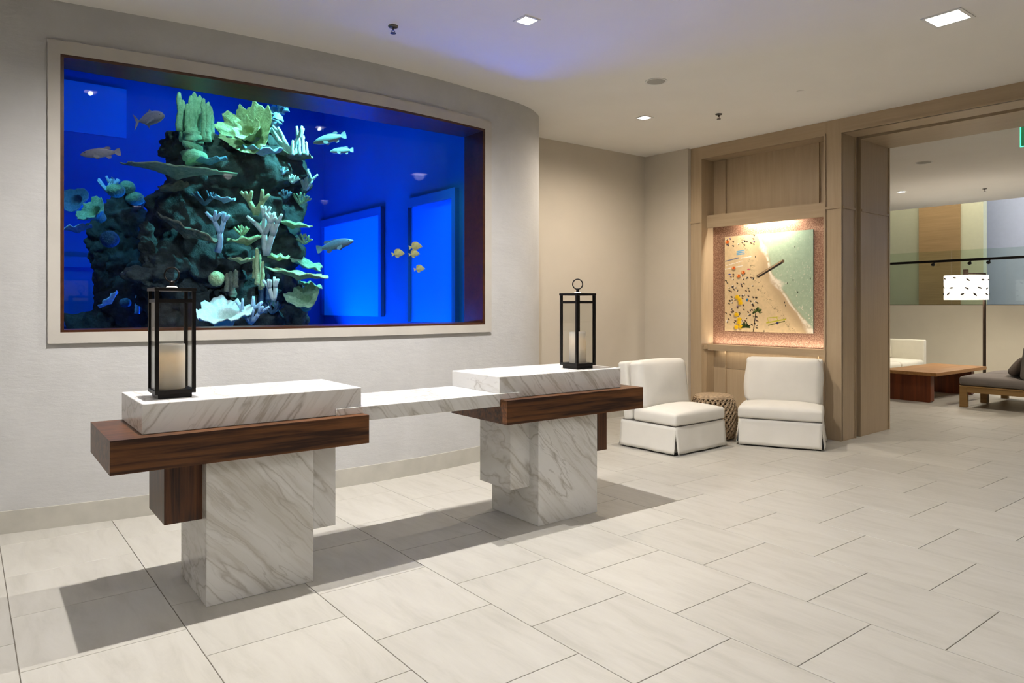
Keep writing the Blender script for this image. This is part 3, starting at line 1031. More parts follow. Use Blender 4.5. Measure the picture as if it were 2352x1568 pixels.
# ------------------------------------------------------------------ the beach photograph in the niche
def beach_print(parent):
    nx, nz = 300, 306
    Wd, Hd = 1.15, 1.18
    rnd = np.random.RandomState(7)
    s = np.linspace(0, 1, nx)[None, :].repeat(nz, 0)      # 0 = left in the picture
    t = np.linspace(0, 1, nz)[:, None].repeat(nx, 1)      # 0 = bottom
    v = 1 - t
    def fbm(sx, sy, seed, octv=4):
        r = np.random.RandomState(seed)
        out = np.zeros_like(s)
        amp = 1.0
        for o in range(octv):
            n = 2 ** o
            gx, gy = int(sx * n) + 2, int(sy * n) + 2
            gr = r.rand(gy + 1, gx + 1)
            xx, yy = s * (gx - 1), v * (gy - 1)
            i, j = np.floor(xx).astype(int), np.floor(yy).astype(int)
            fx, fy = xx - i, yy - j
            fx = fx * fx * (3 - 2 * fx); fy = fy * fy * (3 - 2 * fy)
            out += amp * (gr[j, i] * (1 - fx) * (1 - fy) + gr[j, i + 1] * fx * (1 - fy) + gr[j + 1, i] * (1 - fx) * fy + gr[j + 1, i + 1] * fx * fy)
            amp *= 0.5
        return out / 1.9 - 0.0
    # shoreline: distance across the picture as a function of height from the top
    ky = np.array([0, .12, .24, .34, .40, .44, .5, .56, .66, .78, .9, 1.0])
    kx = np.array([.40, .45, .50, .53, .54, .56, .62, .64, .72, .82, .92, 1.0])
    shore = np.interp(v, ky, kx) + (fbm(6, 10, 3) - .5) * 0.03
    d = s - shore
    sand = np.array(srgb(224, 202, 166)); wet = np.array(srgb(202, 180, 148)); sea = np.array(srgb(182, 196, 172)); deep = np.array(srgb(166, 190, 174)); foam = np.array(srgb(240, 232, 216))
    n1 = fbm(40, 40, 11)[..., None]
    n2 = fbm(5, 5, 12)[..., None]
    C = sand * (0.9 + 0.2 * n1) * np.ones((nz, nx, 3))
    m = np.clip((d + 0.16) / 0.1, 0, 1)[..., None]
    C = C * (1 - m) + wet * (0.95 + .1 * n2) * m
    sc = sea * (0.9 + 0.2 * n1) * (1 - np.clip(d * 1.4, 0, 1)[..., None]) + deep * (0.9 + .2 * n1) * np.clip(d * 1.4, 0, 1)[..., None]
    m = np.clip(d / 0.05 + .2, 0, 1)[..., None]
    C = C * (1 - m) + sc * m
    # glitter on the water
    gl = ((fbm(80, 60, 21, 2) > 0.60) & (d > 0.06))[..., None] * np.clip(v - 0.1, 0.15, 0.8)[..., None]
    C = C * (1 - gl) + foam * gl
    # surf line, wider near the jetty and at the bottom corner
    wv = 0.013 + 0.05 * np.exp(-((v - .5) / .05) ** 2) + 0.03 * np.exp(-((v - .16) / .05) ** 2) + 0.3 * np.clip(v - .84, 0, 1)
    fm = np.clip(1.4 - np.abs(d) / wv, 0, 1) * np.clip(2.6 * fbm(34, 34, 31) - .35, 0, 1)
    fm = np.clip(fm, 0, 1)[..., None]
    C = C * (1 - fm) + foam * fm
    # footprints trail
    tr = np.exp(-((d + 0.2) / .035) ** 2) * (fbm(90, 90, 41, 2) > .55)
    C = C * (1 - .5 * tr[..., None])
    asp = Hd / Wd
    def disc(x, y, r, colr, a=1.0, ry=None):
        ry = ry or r
        q = ((s - x) / r) ** 2 + ((v - y) * asp / ry) ** 2
        mm = (np.clip(1.35 - q, 0, 1) * a)[..., None]
        C[:] = C * (1 - mm) + np.array(colr) * mm
    def seg(x0, y0, x1, y1, wd, colr, a=1.0):
        ax, ay = x1 - x0, (y1 - y0) * asp
        L2 = ax * ax + ay * ay
        q = np.clip(((s - x0) * ax + (v - y0) * asp * ay) / L2, 0, 1)
        dd = np.hypot(s - x0 - q * ax, (v - y0) * asp - q * ay)
        mm = (np.clip((wd - dd) / (wd * .4), 0, 1) * a)[..., None]
        C[:] = C * (1 - mm) + np.array(colr) * mm
    # jetty
    seg(.40, .43, .68, .29, .020, srgb(110, 92, 70)); seg(.41, .437, .67, .305, .010, srgb(40, 32, 26)); seg(.40, .425, .67, .283, .006, srgb(190, 165, 135))
    blk = srgb(45, 36, 32)
    # rows of loungers and boards
    for k in range(26):
        disc(.01 + .17 * k / 26, .26 - .03 * (k / 26), .006, srgb(120, 125, 150), .9)
    for k in range(7):
        seg(.02 + .03 * k, .305 - .006 * k, .04 + .03 * k, .302 - .006 * k, .004, srgb(245, 240, 235))
    seg(0, .345, .22, .315, .006, srgb(238, 232, 222)); seg(.20, .235, .32, .225, .006, srgb(240, 236, 228))
    for k in range(3):
        seg(.15, .165 + .016 * k, .24, .155 + .018 * k, .007, srgb(120, 175, 205))
    # people and towels
    r2 = random.Random(3)
    for k in range(120):
        x = r2.uniform(.01, .40)
        y = r2.uniform(.38, .97) if k > 18 else r2.uniform(0.0, .1)
        if x > .36 and y < .5:
            continue
        disc(x, y, r2.uniform(.008, .014), r2.choice([blk, srgb(235, 230, 225), srgb(90, 60, 60), srgb(150, 120, 170), srgb(120, 80, 60), srgb(240, 236, 230), srgb(60, 60, 80)]), .95, r2.uniform(.004, .009))
        disc(x + .008, y + .007, .008, blk, .9)
    for (x, y) in ((.81, .155), (.79, .48), (.73, .51), (.84, .60), (.70, .70), (.71, .73), (.37, .23), (.47, .99), (.97, .47)):
        disc(x, y, .005, blk, 1, .011)
    for (x, y) in ((.16, .80), (.17, .835)):
        pass
    ye = srgb(246, 206, 20); yd = srgb(205, 160, 10); og = srgb(236, 130, 50); od = srgb(190, 80, 30)
    for (x, y) in ((.155, .64), (.185, .668), (.195, .702), (.145, .825), (.18, .873), (.175, .908), (.145, .955), (.20, .95)):
        disc(x - .014, y + .016, .026, srgb(120, 90, 60), .55); disc(x, y, .029, ye, 1, .023); disc(x - .006, y + .006, .016, yd, .35)
    for (x, y) in ((.03, .055), (.11, .335), (.17, .42), (.225, .385)):
        disc(x, y + .012, .026, blk, .6); disc(x, y, .024, og, 1, .018); disc(x + .004, y - .002, .010, od, .6); disc(x - .012, y - .003, .006, srgb(250, 200, 140))
    disc(.275, .672, .017, srgb(40, 130, 170)); disc(.29, .68, .01, srgb(230, 150, 60)); disc(.06, .40, .018, srgb(50, 70, 170), 1, .007); disc(.29, .355, .018, srgb(220, 90, 130), 1, .008)
    # palms
    gr = srgb(70, 90, 40); gd = srgb(45, 62, 28)
    for k in range(40):
        a = r2.uniform(-.6, 3.7); L = r2.uniform(.03, .062)
        seg(.395, .785, .395 + L * math.cos(a), .785 - L * math.sin(a) * .8 + .01, .005, r2.choice([gr, gd, srgb(110, 130, 60)]))
        a = r2.uniform(-.2, 3.3)
        seg(.26, .955, .26 + L * math.cos(a) * 1.0, .955 - L * math.sin(a) * .9, .006, r2.choice([gr, gd]))
    seg(.375, .80, .345, 1.0, .006, srgb(60, 45, 34))
    # outrigger canoe
    yc = srgb(196, 190, 70)
    seg(.50, .905, .71, .865, .008, yc); seg(.52, .93, .70, .885, .006, srgb(120, 120, 60)); seg(.51, .855, .62, .845, .005, yc); seg(.51, .855, .52, .905, .004, yc); seg(.61, .848, .63, .885, .004, yc)
    disc(.62, .905, .014, srgb(60, 60, 110))
    C = np.clip(C, 0, 1) ** 1.25 * 0.92
    # one finely gridded sheet carrying the printed colours
    ys = np.linspace(Wd / 2, -Wd / 2, nx)                # picture left = +u
    zs = np.linspace(0, Hd, nz)
    vs = np.zeros((nz, nx, 3))
    vs[..., 1] = ys[None, :]
    vs[..., 2] = zs[:, None]
    idx = np.arange(nx * nz).reshape(nz, nx)
    fs = np.stack([idx[:-1, :-1], idx[1:, :-1], idx[1:, 1:], idx[:-1, 1:]], -1).reshape(-1, 4)
    me = bpy.data.meshes.new('print')
    me.from_pydata(vs.reshape(-1, 3).tolist(), [], fs.tolist())
    ca = me.color_attributes.new('print', 'FLOAT_COLOR', 'POINT')
    buf = np.ones((nx * nz, 4), dtype=np.float32)
    buf[:, :3] = C.reshape(-1, 3)
    ca.data.foreach_set('color', buf.ravel())
    m, nt, b = mat_new('photo_print')
    a = nd(nt, 'ShaderNodeAttribute', attribute_name='print')
    nt.links.new(a.outputs['Color'], b.inputs['Base Color'])
    b.inputs['Roughness'].default_value = 0.45
    b.inputs['Specular IOR Level'].default_value = 0.25
    o = link('print', me, m, parent, (-0.0008, 0, 0))
    return o

pic = bpy.data.objects.new('beach_photograph', None)
col.objects.link(pic)
tag(pic, 'square aerial photograph of a beach and green sea hung in the lit niche', 'picture')
pic.location = mill_pt(0.222, 1.005, 1.128)
pic.rotation_euler = (0, 0, MA)
MB().box((0.0, -0.575, 0.0), (0.008, 0.575, 1.18)).build('board', plain('board_edge', (0.10, 0.085, 0.07), 0.6), pic)
MB().box((0.008, -0.3, 0.3), (0.0135, 0.3, 0.9)).build('mount', M['slot'], pic)
beach_print(pic)
# ------------------------------------------------------------------ ceiling fixtures
def downlight(x, y, size, energy, color, label, spot=100, blend=0.5, group='square recessed ceiling lights', soft=0.014, zc=ZC, rot=0.0):
    t = thing('ceiling_light', label, 'ceiling light', (x, y, zc), rot, group)
    s = size / 2
    e = 0.012 + size * 0.05
    mb = MB()
    mb.box((-s - e, -s - e, -0.006), (s + e, -s, 0.0)); mb.box((-s - e, s, -0.006), (s + e, s + e, 0.0))
    mb.box((-s - e, -s, -0.006), (-s, s, 0.0)); mb.box((s, -s, -0.006), (s + e, s, 0.0))
    mb.build('trim', M['white'], t)
    MB().box((-s, -s, -0.003), (s, s, -0.0005)).build('lens', M['lens'], t)
    lamp('bulb', 'SPOT', (0, 0, -0.02), energy, color, t, spot_size=R(spot), spot_blend=blend, shadow_soft_size=soft)
    return t

downlight(3.075, 3.88, 0.105, 470, NEUTRAL, 'small square ceiling light above the far desk', 158, 1.0)
downlight(0.86, 3.86, 0.105, 470, NEUTRAL, 'small square ceiling light above the near desk', 158, 1.0)
downlight(5.66, 5.137, 0.105, 230, WARM, 'small square ceiling light over the white chairs, by the wall corner', 168, 1.0)
downlight(5.37, 2.085, 0.21, 105, NEUTRAL, 'large bright square ceiling light at the top right', 168, 1.0, soft=0.08)
for (x, y) in ((-1.5, 3.4), (0.5, 1.5), (3.07, 0.3), (5.3, -1.4), (-0.6, -1.8), (2.6, -4.4)):  # unseen lights added as general fill for the room
    downlight(x, y, 0.14, 104, NEUTRAL, 'unseen square fill light added to brighten the room', 168, 1.0, group='added fill lights out of view', soft=0.06)

def speaker(x, y, r, label):
    t = thing('ceiling_speaker', label, 'speaker', (x, y, ZC), 0, 'round ceiling speakers')
    MB().lathe([(r * 0.84, -0.004), (r, -0.006), (r, 0.0), (r * 0.84, 0.0)], 40, cap=False).build('ring', M['white'], t)
    MB().lathe([(0.0, -0.004), (r * 0.84, -0.003), (r * 0.84, -0.0005), (0, -0.0005)], 40).build('grille', M['grille'], t)
speaker(4.829, 4.244, 0.098, 'round grey ceiling speaker in the middle of the front room ceiling')
speaker(10.545, 4.397, 0.11, 'round grey ceiling speaker beyond the oak opening')

def sprinkler(x, y, label):
    t = thing('fire_sprinkler', label, 'sprinkler', (x, y, ZC), 0, 'pendant fire sprinklers')
    MB().lathe([(0.0, -0.012), (0.034, -0.008), (0.036, 0.0), (0, 0)], 24).build('escutcheon', M['steel'], t, True)
    MB().tube([(0, 0, -0.01), (0, 0, -0.03)], 0.009, 10).build('pipe', M['steel'], t)
    for s in (-1, 1):
        MB().tube([(s * 0.006, 0, -0.028), (s * 0.014, 0, -0.038), (s * 0.003, 0, -0.05)], 0.0025, 6).build('yoke_arm', M['steel'], t)
    MB().lathe([(0.0, -0.054), (0.021, -0.053), (0.021, -0.050), (0, -0.050)], 16).build('deflector', M['steel'], t)
sprinkler(2.378, 4.536, 'dark fire sprinkler on the blue-tinted ceiling near the aquarium')
sprinkler(6.175, 4.575, 'dark fire sprinkler on the ceiling in front of the oak wall')
sprinkler(13.737, 4.753, 'dark fire sprinkler on the far room ceiling')

def cover(x, y, r, label):
    t = thing('ceiling_cover', label, 'cover plate', (x, y, ZC), 0)
    MB().lathe([(0.0, -0.005), (r * .9, -0.004), (r, 0.0), (0, 0)], 24).build('plate', M['ceiling'], t, True)
cover(6.12, 3.63, 0.035, 'tiny flat round cover plate on the ceiling by the oak wall')

# ------------------------------------------------------------------ the lounge beyond the opening
HX = 15.3
hw = struct(MB().box((HX, -2.0, 0), (HX + 0.16, 7.8, 1.45)).build('wall_half', plain('cream_paint', (0.66, 0.615, 0.51), 0.85, var=0.02, scale=3)))
struct(MB().box((8.4, 7.6, 0), (15.46, 7.8, ZC)).build('wall_lounge', M['paint']))
struct(MB().box((8.4, -2.2, 0), (18.9, -2.0, ZC + 2)).build('wall_lounge_end', M['paint']))
# stair guard: glass on the half wall with a black handrail
guard = thing('glass_guard', 'greenish glass guard panels standing on the cream half wall', 'guard rail', (HX + 0.08, 0, 1.45))
gy = [7.58, 5.9, 4.4, 2.9, 1.4]
for a, b in zip(gy[:-1], gy[1:]):
    MB().box((-0.007, b + 0.004, 0.0), (0.007, a - 0.004, 1.08)).build('pane', M['railglass'], guard)
MB().box((-0.02, gy[-1], 0.0), (0.02, gy[0], 0.015)).build('shoe', M['slot'], guard)
hr = thing('handrail', 'black metal handrail running along the glass guard in the lounge', 'handrail', (HX - 0.04, 0, 2.36))
MB().box((-0.02, 1.4, -0.024), (0.02, 7.58, 0.024), 0.004).xform(Matrix.Rotation(R(-0.35), 4, 'X')).build('rail', M['black'], hr)
for y in (6.15, 5.50, 5.18, 4.0):
    MB().tube([(0, y, -0.03), (0.0, y + .03, -0.075)], 0.013, 8).build('arm', M['black'], hr)
    MB().lathe([(0.0, -0.035), (0.03, -0.022), (0.037, 0), (0.03, 0.022), (0, 0.035)], 16, (0.0, y + 0.04, -0.1)).build('knob', M['black'], hr, True)
# walls of the stair hall behind the guard
BX = 17.6
olive = plain('olive_paint', (0.42, 0.42, 0.30), 0.8, var=0.02)
cream2 = plain('pale_green_paint', (0.62, 0.61, 0.42), 0.8, var=0.02)
pale = plain('cool_white_paint', (0.66, 0.69, 0.80), 0.8, var=0.02)
struct(MB().box((BX, 7.43, 0), (BX + .2, 9.4, 6)).build('wall_stair_olive', olive))
struct(MB().box((BX - .05, 6.56, 0), (BX + .2, 7.43, 6)).build('wall_stair_oak', wood('honey_oak', (0.30, 0.19, 0.085), (0.42, 0.27, 0.13), 'Y', 1.2, 0.45, 0.6)))
struct(MB().box((BX, 6.12, 0), (BX + .2, 6.56, 6)).build('wall_stair_green', cream2))
struct(MB().box((BX + 1.2, -2.0, 0), (BX + 1.4, 6.5, 6)).build('wall_stair_white', pale))
struct(MB().box((15.3, -2.2, 5.9), (19, 9.4, 6.0)).build('ceiling_stair', M['ceiling']))
struct(MB().box((15.42, -2.2, ZC + .2), (15.5, 9.4, 6.0)).build('wall_stair_front', M['ceiling']))
struct(MB().box((15.3, 9.3, 0), (19, 9.4, 6.0)).build('wall_stair_side', olive))
lamp('stair_fill', 'AREA', (16.6, 6.4, 5.8), 120, (1.0, 0.92, 0.75), shape='RECTANGLE', size=1.2, size_y=3.0)  # unseen lamp added to brighten the stair hall walls
lamp('stair_daylight', 'AREA', (17.2, 2.2, 5.8), 230, (0.72, 0.83, 1.0), shape='RECTANGLE', size=2.0, size_y=4.0)

# lounge ceiling light, then hidden fill lights added out of view
downlight(12.945, 5.762, 0.105, 180, WARM, 'small square ceiling light beyond the oak opening, above the white sofa', 130, 0.8)
for (x, y) in ((12.9, 2.9), (10.2, 2.3)):  # hidden lights added to brighten the lounge and the oak jamb
    downlight(x, y, 0.12, 240, WARM, 'unseen fill light added in the lounge, hidden by the oak head', 130, 0.8, group='added lounge fill lights out of view')

# white sofa
def box_sofa():
    t = thing('lounge_sofa', 'white upholstered sofa beyond the oak opening, behind the timber table', 'sofa', (13.0, 6.33, 0))
    lin = M['sofa']
    MB().box((-1.6, -0.43, 0.03), (1.15, 0.42, 0.26), 0.015).build('base', lin, t)
    for x0, x1 in ((-1.6, -0.68), (-0.68, 0.235), (0.235, 1.15)):
        c = cushion(x1 - x0 - .01, 0.66, 0.16, 0.045, 0.03, 10, 0.005)
        c.build('seat_cushion', lin, t, True, ((x0 + x1) / 2, -0.115, 0.262))
        b = cushion(x1 - x0 - .02, 0.17, 0.42, 0.05, 0.01, 10, 0.02)
        b.build('back_cushion', lin, t, True, ((x0 + x1) / 2 - .02, 0.20, 0.43), (R(-8), 0, 0))
    MB().box((-1.6, 0.32, 0.26), (1.15, 0.44, 0.80), 0.02).build('back_frame', lin, t)
    MB().box((1.15, -0.43, 0.03), (1.27, 0.44, 0.80), 0.02).build('arm', lin, t)
    for x in (-1.5, 1.15):
        for y in (-0.36, 0.36):
            MB().box((x - .02, y - .02, 0), (x + .02, y + .02, 0.031)).build('foot', M['black'], t)
M['sofa'] = plain('white_upholstery', (0.80, 0.77, 0.66), 0.95, var=0.02)
box_sofa()

# slab coffee table
M['slabtop'] = wood('timber_top', (0.30, 0.13, 0.04), (0.55, 0.30, 0.12), 'X', 0.7, 0.35, 0.6)
M['slableg'] = wood('timber_leg', (0.03, 0.004, 0.002), (0.30, 0.075, 0.022), 'Z', 0.8, 0.35, 0.7)
t = thing('coffee_table', 'low timber coffee table with thick slab legs in the lounge', 'table', (12.27, 4.93, 0))
def slab_leg(x):
    mb = MB()
    poly = [(-0.30, 0.02), (-0.28, 0.0), (0.31, 0.0), (0.325, 0.02), (0.325, 0.40), (-0.30, 0.40)]
    n = len(poly)
    vs = [(x - .06, p[0], p[1]) for p in poly] + [(x + .06, p[0], p[1]) for p in poly]
    mb.add(vs, [tuple(range(n)), tuple(reversed(range(n, 2 * n)))] + [(i, n + i, n + (i + 1) % n, (i + 1) % n) for i in range(n)])
    mb.build('leg', M['slableg'], t)
slab_leg(-0.88)
slab_leg(0.62)
for y0, y1 in ((-0.40, -0.13), (-0.129, 0.14), (0.141, 0.41)):
    MB().box((-1.0, y0, 0.401), (0.90, y1, 0.452), 0.003).build('top_plank', M['slabtop'], t)

# teak lounge bench
M['teak'] = wood('teak', (0.24, 0.135, 0.045), (0.42, 0.26, 0.10), 'Y', 1.0, 0.5, 0.6)
M['greyfab'] = plain('grey_fabric', (0.215, 0.19, 0.175), 0.95, var=0.06, scale=8, bump=0.1, bscale=300)
M['brownfab'] = plain('brown_fabric', (0.165, 0.135, 0.115), 0.95, var=0.1, scale=30)
t = thing('lounge_bench', 'low teak lounge bench with grey cushions at the right edge', 'bench', (12.05, 3.75, 0))
for x in (-0.80, -0.05, 0.76):
    for y, h0 in ((0.405, 0.29), (-0.42, 0.29)):
        MB().box((x - .04, y - .045, 0), (x + .04, y + .045, h0), 0.003).build('leg', M['teak'], t)
for x in (-0.80, 0.76):
    MB().box((x - .035, -0.36, 0.215), (x + .035, 0.36, 0.29), 0.003).build('side_rail', M['teak'], t)
for y in (-0.42, 0.405):
    MB().box((-0.76, y - .03, 0.215), (0.72, y + .03, 0.285), 0.003).build('long_rail', M['teak'], t)
MB().box((-0.84, -0.47, 0.2905), (0.80, 0.45, 0.308)).build('deck', M['teak'], t)
for x0, x1 in ((-0.84, -0.02), (-0.015, 0.80)):
    c = cushion(x1 - x0, 0.94, 0.125, 0.045, 0.03, 10, 0.008)
    c.build('seat_cushion', M['greyfab'], t, True, ((x0 + x1) / 2, -0.005, 0.309))
    b = cushion(x1 - x0 - .03, 0.19, 0.46, 0.05, 0.01, 10, 0.015)
    b.build('back_cushion', M['greyfab'], t, True, ((x0 + x1) / 2, -0.36, 0.44), (R(6), 0, 0))
pl = thing('throw_pillow', 'small brown throw pillow leaning on the grey lounge cushion', 'pillow', (11.6, 3.66, 0.474), R(4))
c = cushion(0.44, 0.11, 0.30, 0.05, 0.0, 10, 0.03)
c.build('pillow_cover', M['brownfab'], pl, True, (0, 0, 0.012), (R(38), 0, 0))

# drum-shade floor lamp
def shade_mat():
    m, nt, b = mat_new('lit_paper_shade')
    tc = nd(nt, 'ShaderNodeTexCoord')
    n = nd(nt, 'ShaderNodeTexNoise', i_Scale=6.0)
    nt.links.new(tc.outputs['Object'], n.inputs['Vector'])
    r = ramp(nt, [(0.3, (1.0, 0.93, 0.82)), (0.7, (1.0, 0.96, 0.88))])
    nt.links.new(n.outputs['Fac'], r.inputs[0])
    nt.links.new(r.outputs[0], b.inputs['Emission Color'])
    b.inputs['Emission Strength'].default_value = 1.1
    b.inputs['Base Color'].default_value = (0.85, 0.82, 0.75, 1)
    return m
M['shade'] = shade_mat()
M['bronze'] = plain('bronze_metal', (0.05, 0.032, 0.022), 0.4, 0.7)
def floor_lamp(loc, rot, label, dia=0.66):
    t = thing('floor_lamp', label, 'lamp', loc, rot, 'drum-shade floor lamps')
    r = dia / 2
    MB().lathe([(0.0, 0.0), (0.17, 0.0), (0.17, 0.018), (0, 0.022)], 32).build('base', M['bronze'], t)
    MB().box((-0.018, -0.018, 0.02), (0.018, 0.018, 2.0), 0.002).build('pole', M['bronze'], t)
    MB().box((-r - 0.03, -0.014, 1.985), (0.018, 0.014, 2.012), 0.002).build('arm', M['bronze'], t)
    MB().box((-r - 0.06, -0.03, 1.95), (-r - 0.0, 0.03, 2.07), 0.004).build('socket', M['bronze'], t)
    cx = -r - 0.025
    sh = MB().lathe([(r, 1.545), (r, 1.965), (r - .006, 1.965), (r - .006, 1.545), (r, 1.545)], 56, (cx, 0, 0), False).build('shade', M['shade'], t)
    sh.data.polygons.foreach_set('use_smooth', [True] * len(sh.data.polygons))
    rnd = random.Random(4)
    for row, z in enumerate((1.635, 1.755, 1.90)):
        for k in range(10):
            a = 2 * math.pi * (k + 0.3 * row) / 10 + rnd.uniform(-.1, .1)
            da = rnd.uniform(.07, .12)
            zz = z + rnd.uniform(-.02, .02)
            tl = rnd.uniform(-.03, .03)
            pts = [(cx + (r + .001) * math.cos(a + da * q), (r + .001) * math.sin(a + da * q), zz + tl * q) for q in (-1, 0, 1)]
            MB().tube(pts, [0.008, 0.015, 0.008], 5).build('inlay', M['inlay'], sh)
    lamp('bulb', 'POINT', (cx, 0, 1.72), 42, (1.0, 0.90, 0.75), t, shadow_soft_size=0.1)
    return t
M['inlay'] = plain('leaf_inlay', (0.03, 0.025, 0.02), 0.8)
floor_lamp((13.97, 4.84, 0), TH - math.pi / 2 + R(8), 'lit drum-shade floor lamp with a bronze pole beyond the oak opening')
floor_lamp((1.95, -6.0, 0), R(20), 'drum-shade floor lamp behind the camera, mirrored in the aquarium glass')

# exit sign at the edge of the frame
t = thing('exit_sign', 'green edge-lit exit sign hanging at the right edge beyond the oak opening', 'sign', (9.125, 2.652, ZC))
MB().box((-0.04, -0.17, -0.035), (0.04, 0.17, 0.0), 0.004).build('canopy', M['black'], t)
MB().box((-0.006, -0.16, -0.255), (0.006, 0.16, -0.035)).build('plate', glass('green_acrylic', (0.35, 0.95, 0.7)), t)
mb = MB()
for (a, b) in (((-0.007, -0.165, -0.26), (0.007, 0.165, -0.252)), ((-0.007, 0.157, -0.252), (0.007, 0.165, -0.04)), ((-0.007, -0.165, -0.252), (0.007, -0.157, -0.04))):
    mb.box(a, b)
mb.build('lit_edge', emissive('green_edge', (0.1, 1.0, 0.6), 1.6), t)
# ------------------------------------------------------------------ aquarium behind the window
def ray(u, v):
    l = (u - 1176) / 1627.0
    return Vector((l * SX + CX, -l * CX + SX, -(v - 700.8) / 1627.0))
def at(u, v, y):
    """point of the tank at depth y that is seen at (u, v)"""
    r = ray(u, v)
    return Vector((0, 0, EYE)) + r * (y / r.y)
def at_x(u, v, x):
    r = ray(u, v)
    return Vector((0, 0, EYE)) + r * (x / r.x)
def mpp(u, y):
    """metres per picture unit at that depth"""
    return y / ray(u, 700).y / 1627.0
RV = Vector((SX, -CX, 0))         # to the right in the picture
FV = Vector((CX, SX, 0))          # away from the viewer

TX0, TX1, TY0, TY1, TZ0, TZ1 = -2.6, 4.02, GY + 0.03, 9.8, 0.55, 4.5
M['tankwall'] = plain('blue_tank_paint', (0.0, 0.15, 0.38), 0.8, var=0.12, scale=1.2)
M['tankdark'] = plain('blue_black_paint', (0.012, 0.03, 0.12), 0.7, var=0.2, scale=2)
tank = sroot('wall_tank')
MB().box((TX0, TY1, TZ0), (TX1, TY1 + 0.1, TZ1)).build('back_panel', M['tankwall'], tank)
MB().box((TX0 - .1, TY0, TZ0), (TX0, TY1, TZ1)).build('side_panel', M['tankwall'], tank)
MB().box((TX1, TY0, TZ0), (TX1 + .1, TY1, TZ1)).build('side_panel', M['tankwall'], tank)
MB().box((TX0, TY0, TZ0 - .1), (TX1, TY1, TZ0)).build('bottom', M['tankwall'], tank)
MB().box((TX0, TY0, TZ1), (TX1, TY1, TZ1 + .1)).build('lid', M['tankdark'], tank)
mb = MB()
mb.box((TX0, TY0 - .01, TZ0), (WX0, TY0, TZ1)); mb.box((WX1, TY0 - .01, TZ0), (TX1, TY0, TZ1))
mb.box((WX0, TY0 - .01, TZ0), (WX1, TY0, 1.272)); mb.box((WX0, TY0 - .01, 3.09), (WX1, TY0, TZ1))
mb.build('front_panel', M['tankdark'], tank)
# smaller viewing windows on the far sides of the tank
def side_window(u0, u1, v0, v1, strength):
    a, b = at_x(u1, v1, TX1), at_x(u0, v1, TX1)
    zt = at_x(u1, v0, TX1).z
    y0, y1, z0 = a.y, min(b.y, TY1 - .05), max(TZ0, a.z)
    MB().box((TX1 - 0.012, y0, z0), (TX1 - 0.002, y1, zt)).build('far_window', emissive('far_window_glow', (0.0, 0.27, 0.85), strength), tank)
    for (ya, yb, za, zb) in ((y0 - .07, y0, z0, zt + .1), (y1, y1 + .07, z0, zt + .1), (y0, y1, zt, zt + .1)):
        MB().box((TX1 - 0.05, ya, za), (TX1 - .001, yb, zb)).build('far_window_frame', M['tankwall'], tank)
side_window(745, 877, 494, 727, 0.26)
side_window(945, 1046, 455, 742, 0.03)
a, b = at(150, 300, TY1), at(290, 206, TY1)
MB().box((a.x - 1.0, TY1 - .015, a.z), (b.x, TY1 - .002, b.z)).build('far_window', emissive('far_window_dim', (0.0, 0.16, 0.5), 0.2), tank)
for z in (1.9, 1.2):
    MB().box((TX0, TY1 - .05, z), (1.2, TY1 - .001, z + .12)).build('ledge', M['tankwall'], tank)
# water
wm = bpy.data.materials.new('water')
wm.use_nodes = True
nt = wm.node_tree
nt.nodes.clear()
out = nd(nt, 'ShaderNodeOutputMaterial')
tr = nd(nt, 'ShaderNodeBsdfTransparent')
va = nd(nt, 'ShaderNodeVolumeAbsorption')
va.inputs['Color'].default_value = (0.12, 0.55, 0.98, 1)
va.inputs['Density'].default_value = 0.22
nt.links.new(tr.outputs[0], out.inputs[0])
nt.links.new(va.outputs[0], out.inputs[1])
water = MB().box((TX0 + .01, TY0 + .01, TZ0 + .01), (TX1 - .055, TY1 - .06, 4.0)).build('tank_water', wm)
tag(water, 'clear deep blue water filling the aquarium', 'water', kind='stuff')

def coral_mat(name, lo, hi, scale=26.0, bump=0.7):
    m, nt, b = mat_new(name)
    tc = nd(nt, 'ShaderNodeTexCoord')
    n = nd(nt, 'ShaderNodeTexNoise', i_Scale=scale, i_Detail=6.0, i_Roughness=0.7)
    nt.links.new(tc.outputs['Object'], n.inputs['Vector'])
    r = ramp(nt, [(0.3, lo), (0.7, hi)])
    nt.links.new(n.outputs['Fac'], r.inputs[0])
    nt.links.new(r.outputs[0], b.inputs['Base Color'])
    b.inputs['Roughness'].default_value = 0.85
    bp = nd(nt, 'ShaderNodeBump', i_Strength=bump, i_Distance=0.03)
    nt.links.new(n.outputs['Fac'], bp.inputs['Height'])
    nt.links.new(bp.outputs[0], b.inputs['Normal'])
    return m
M['rock'] = coral_mat('reef_rock', (0.006, 0.008, 0.008), (0.075, 0.09, 0.075), 9.0, 1.0)
M['c_yel'] = coral_mat('coral_yellow_green', (0.42, 0.50, 0.20), (0.80, 0.85, 0.45))
M['c_pale'] = coral_mat('coral_pale', (0.62, 0.72, 0.60), (0.92, 0.95, 0.85), 30, 0.35)
M['c_grn'] = coral_mat('coral_green', (0.20, 0.36, 0.20), (0.52, 0.70, 0.42))
M['c_blu'] = coral_mat('coral_blue', (0.30, 0.50, 0.70), (0.62, 0.82, 0.95), 30, 0.35)
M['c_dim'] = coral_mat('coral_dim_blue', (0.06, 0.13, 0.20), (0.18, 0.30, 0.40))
M['c_brn'] = coral_mat('coral_brown', (0.12, 0.12, 0.08), (0.34, 0.34, 0.22))

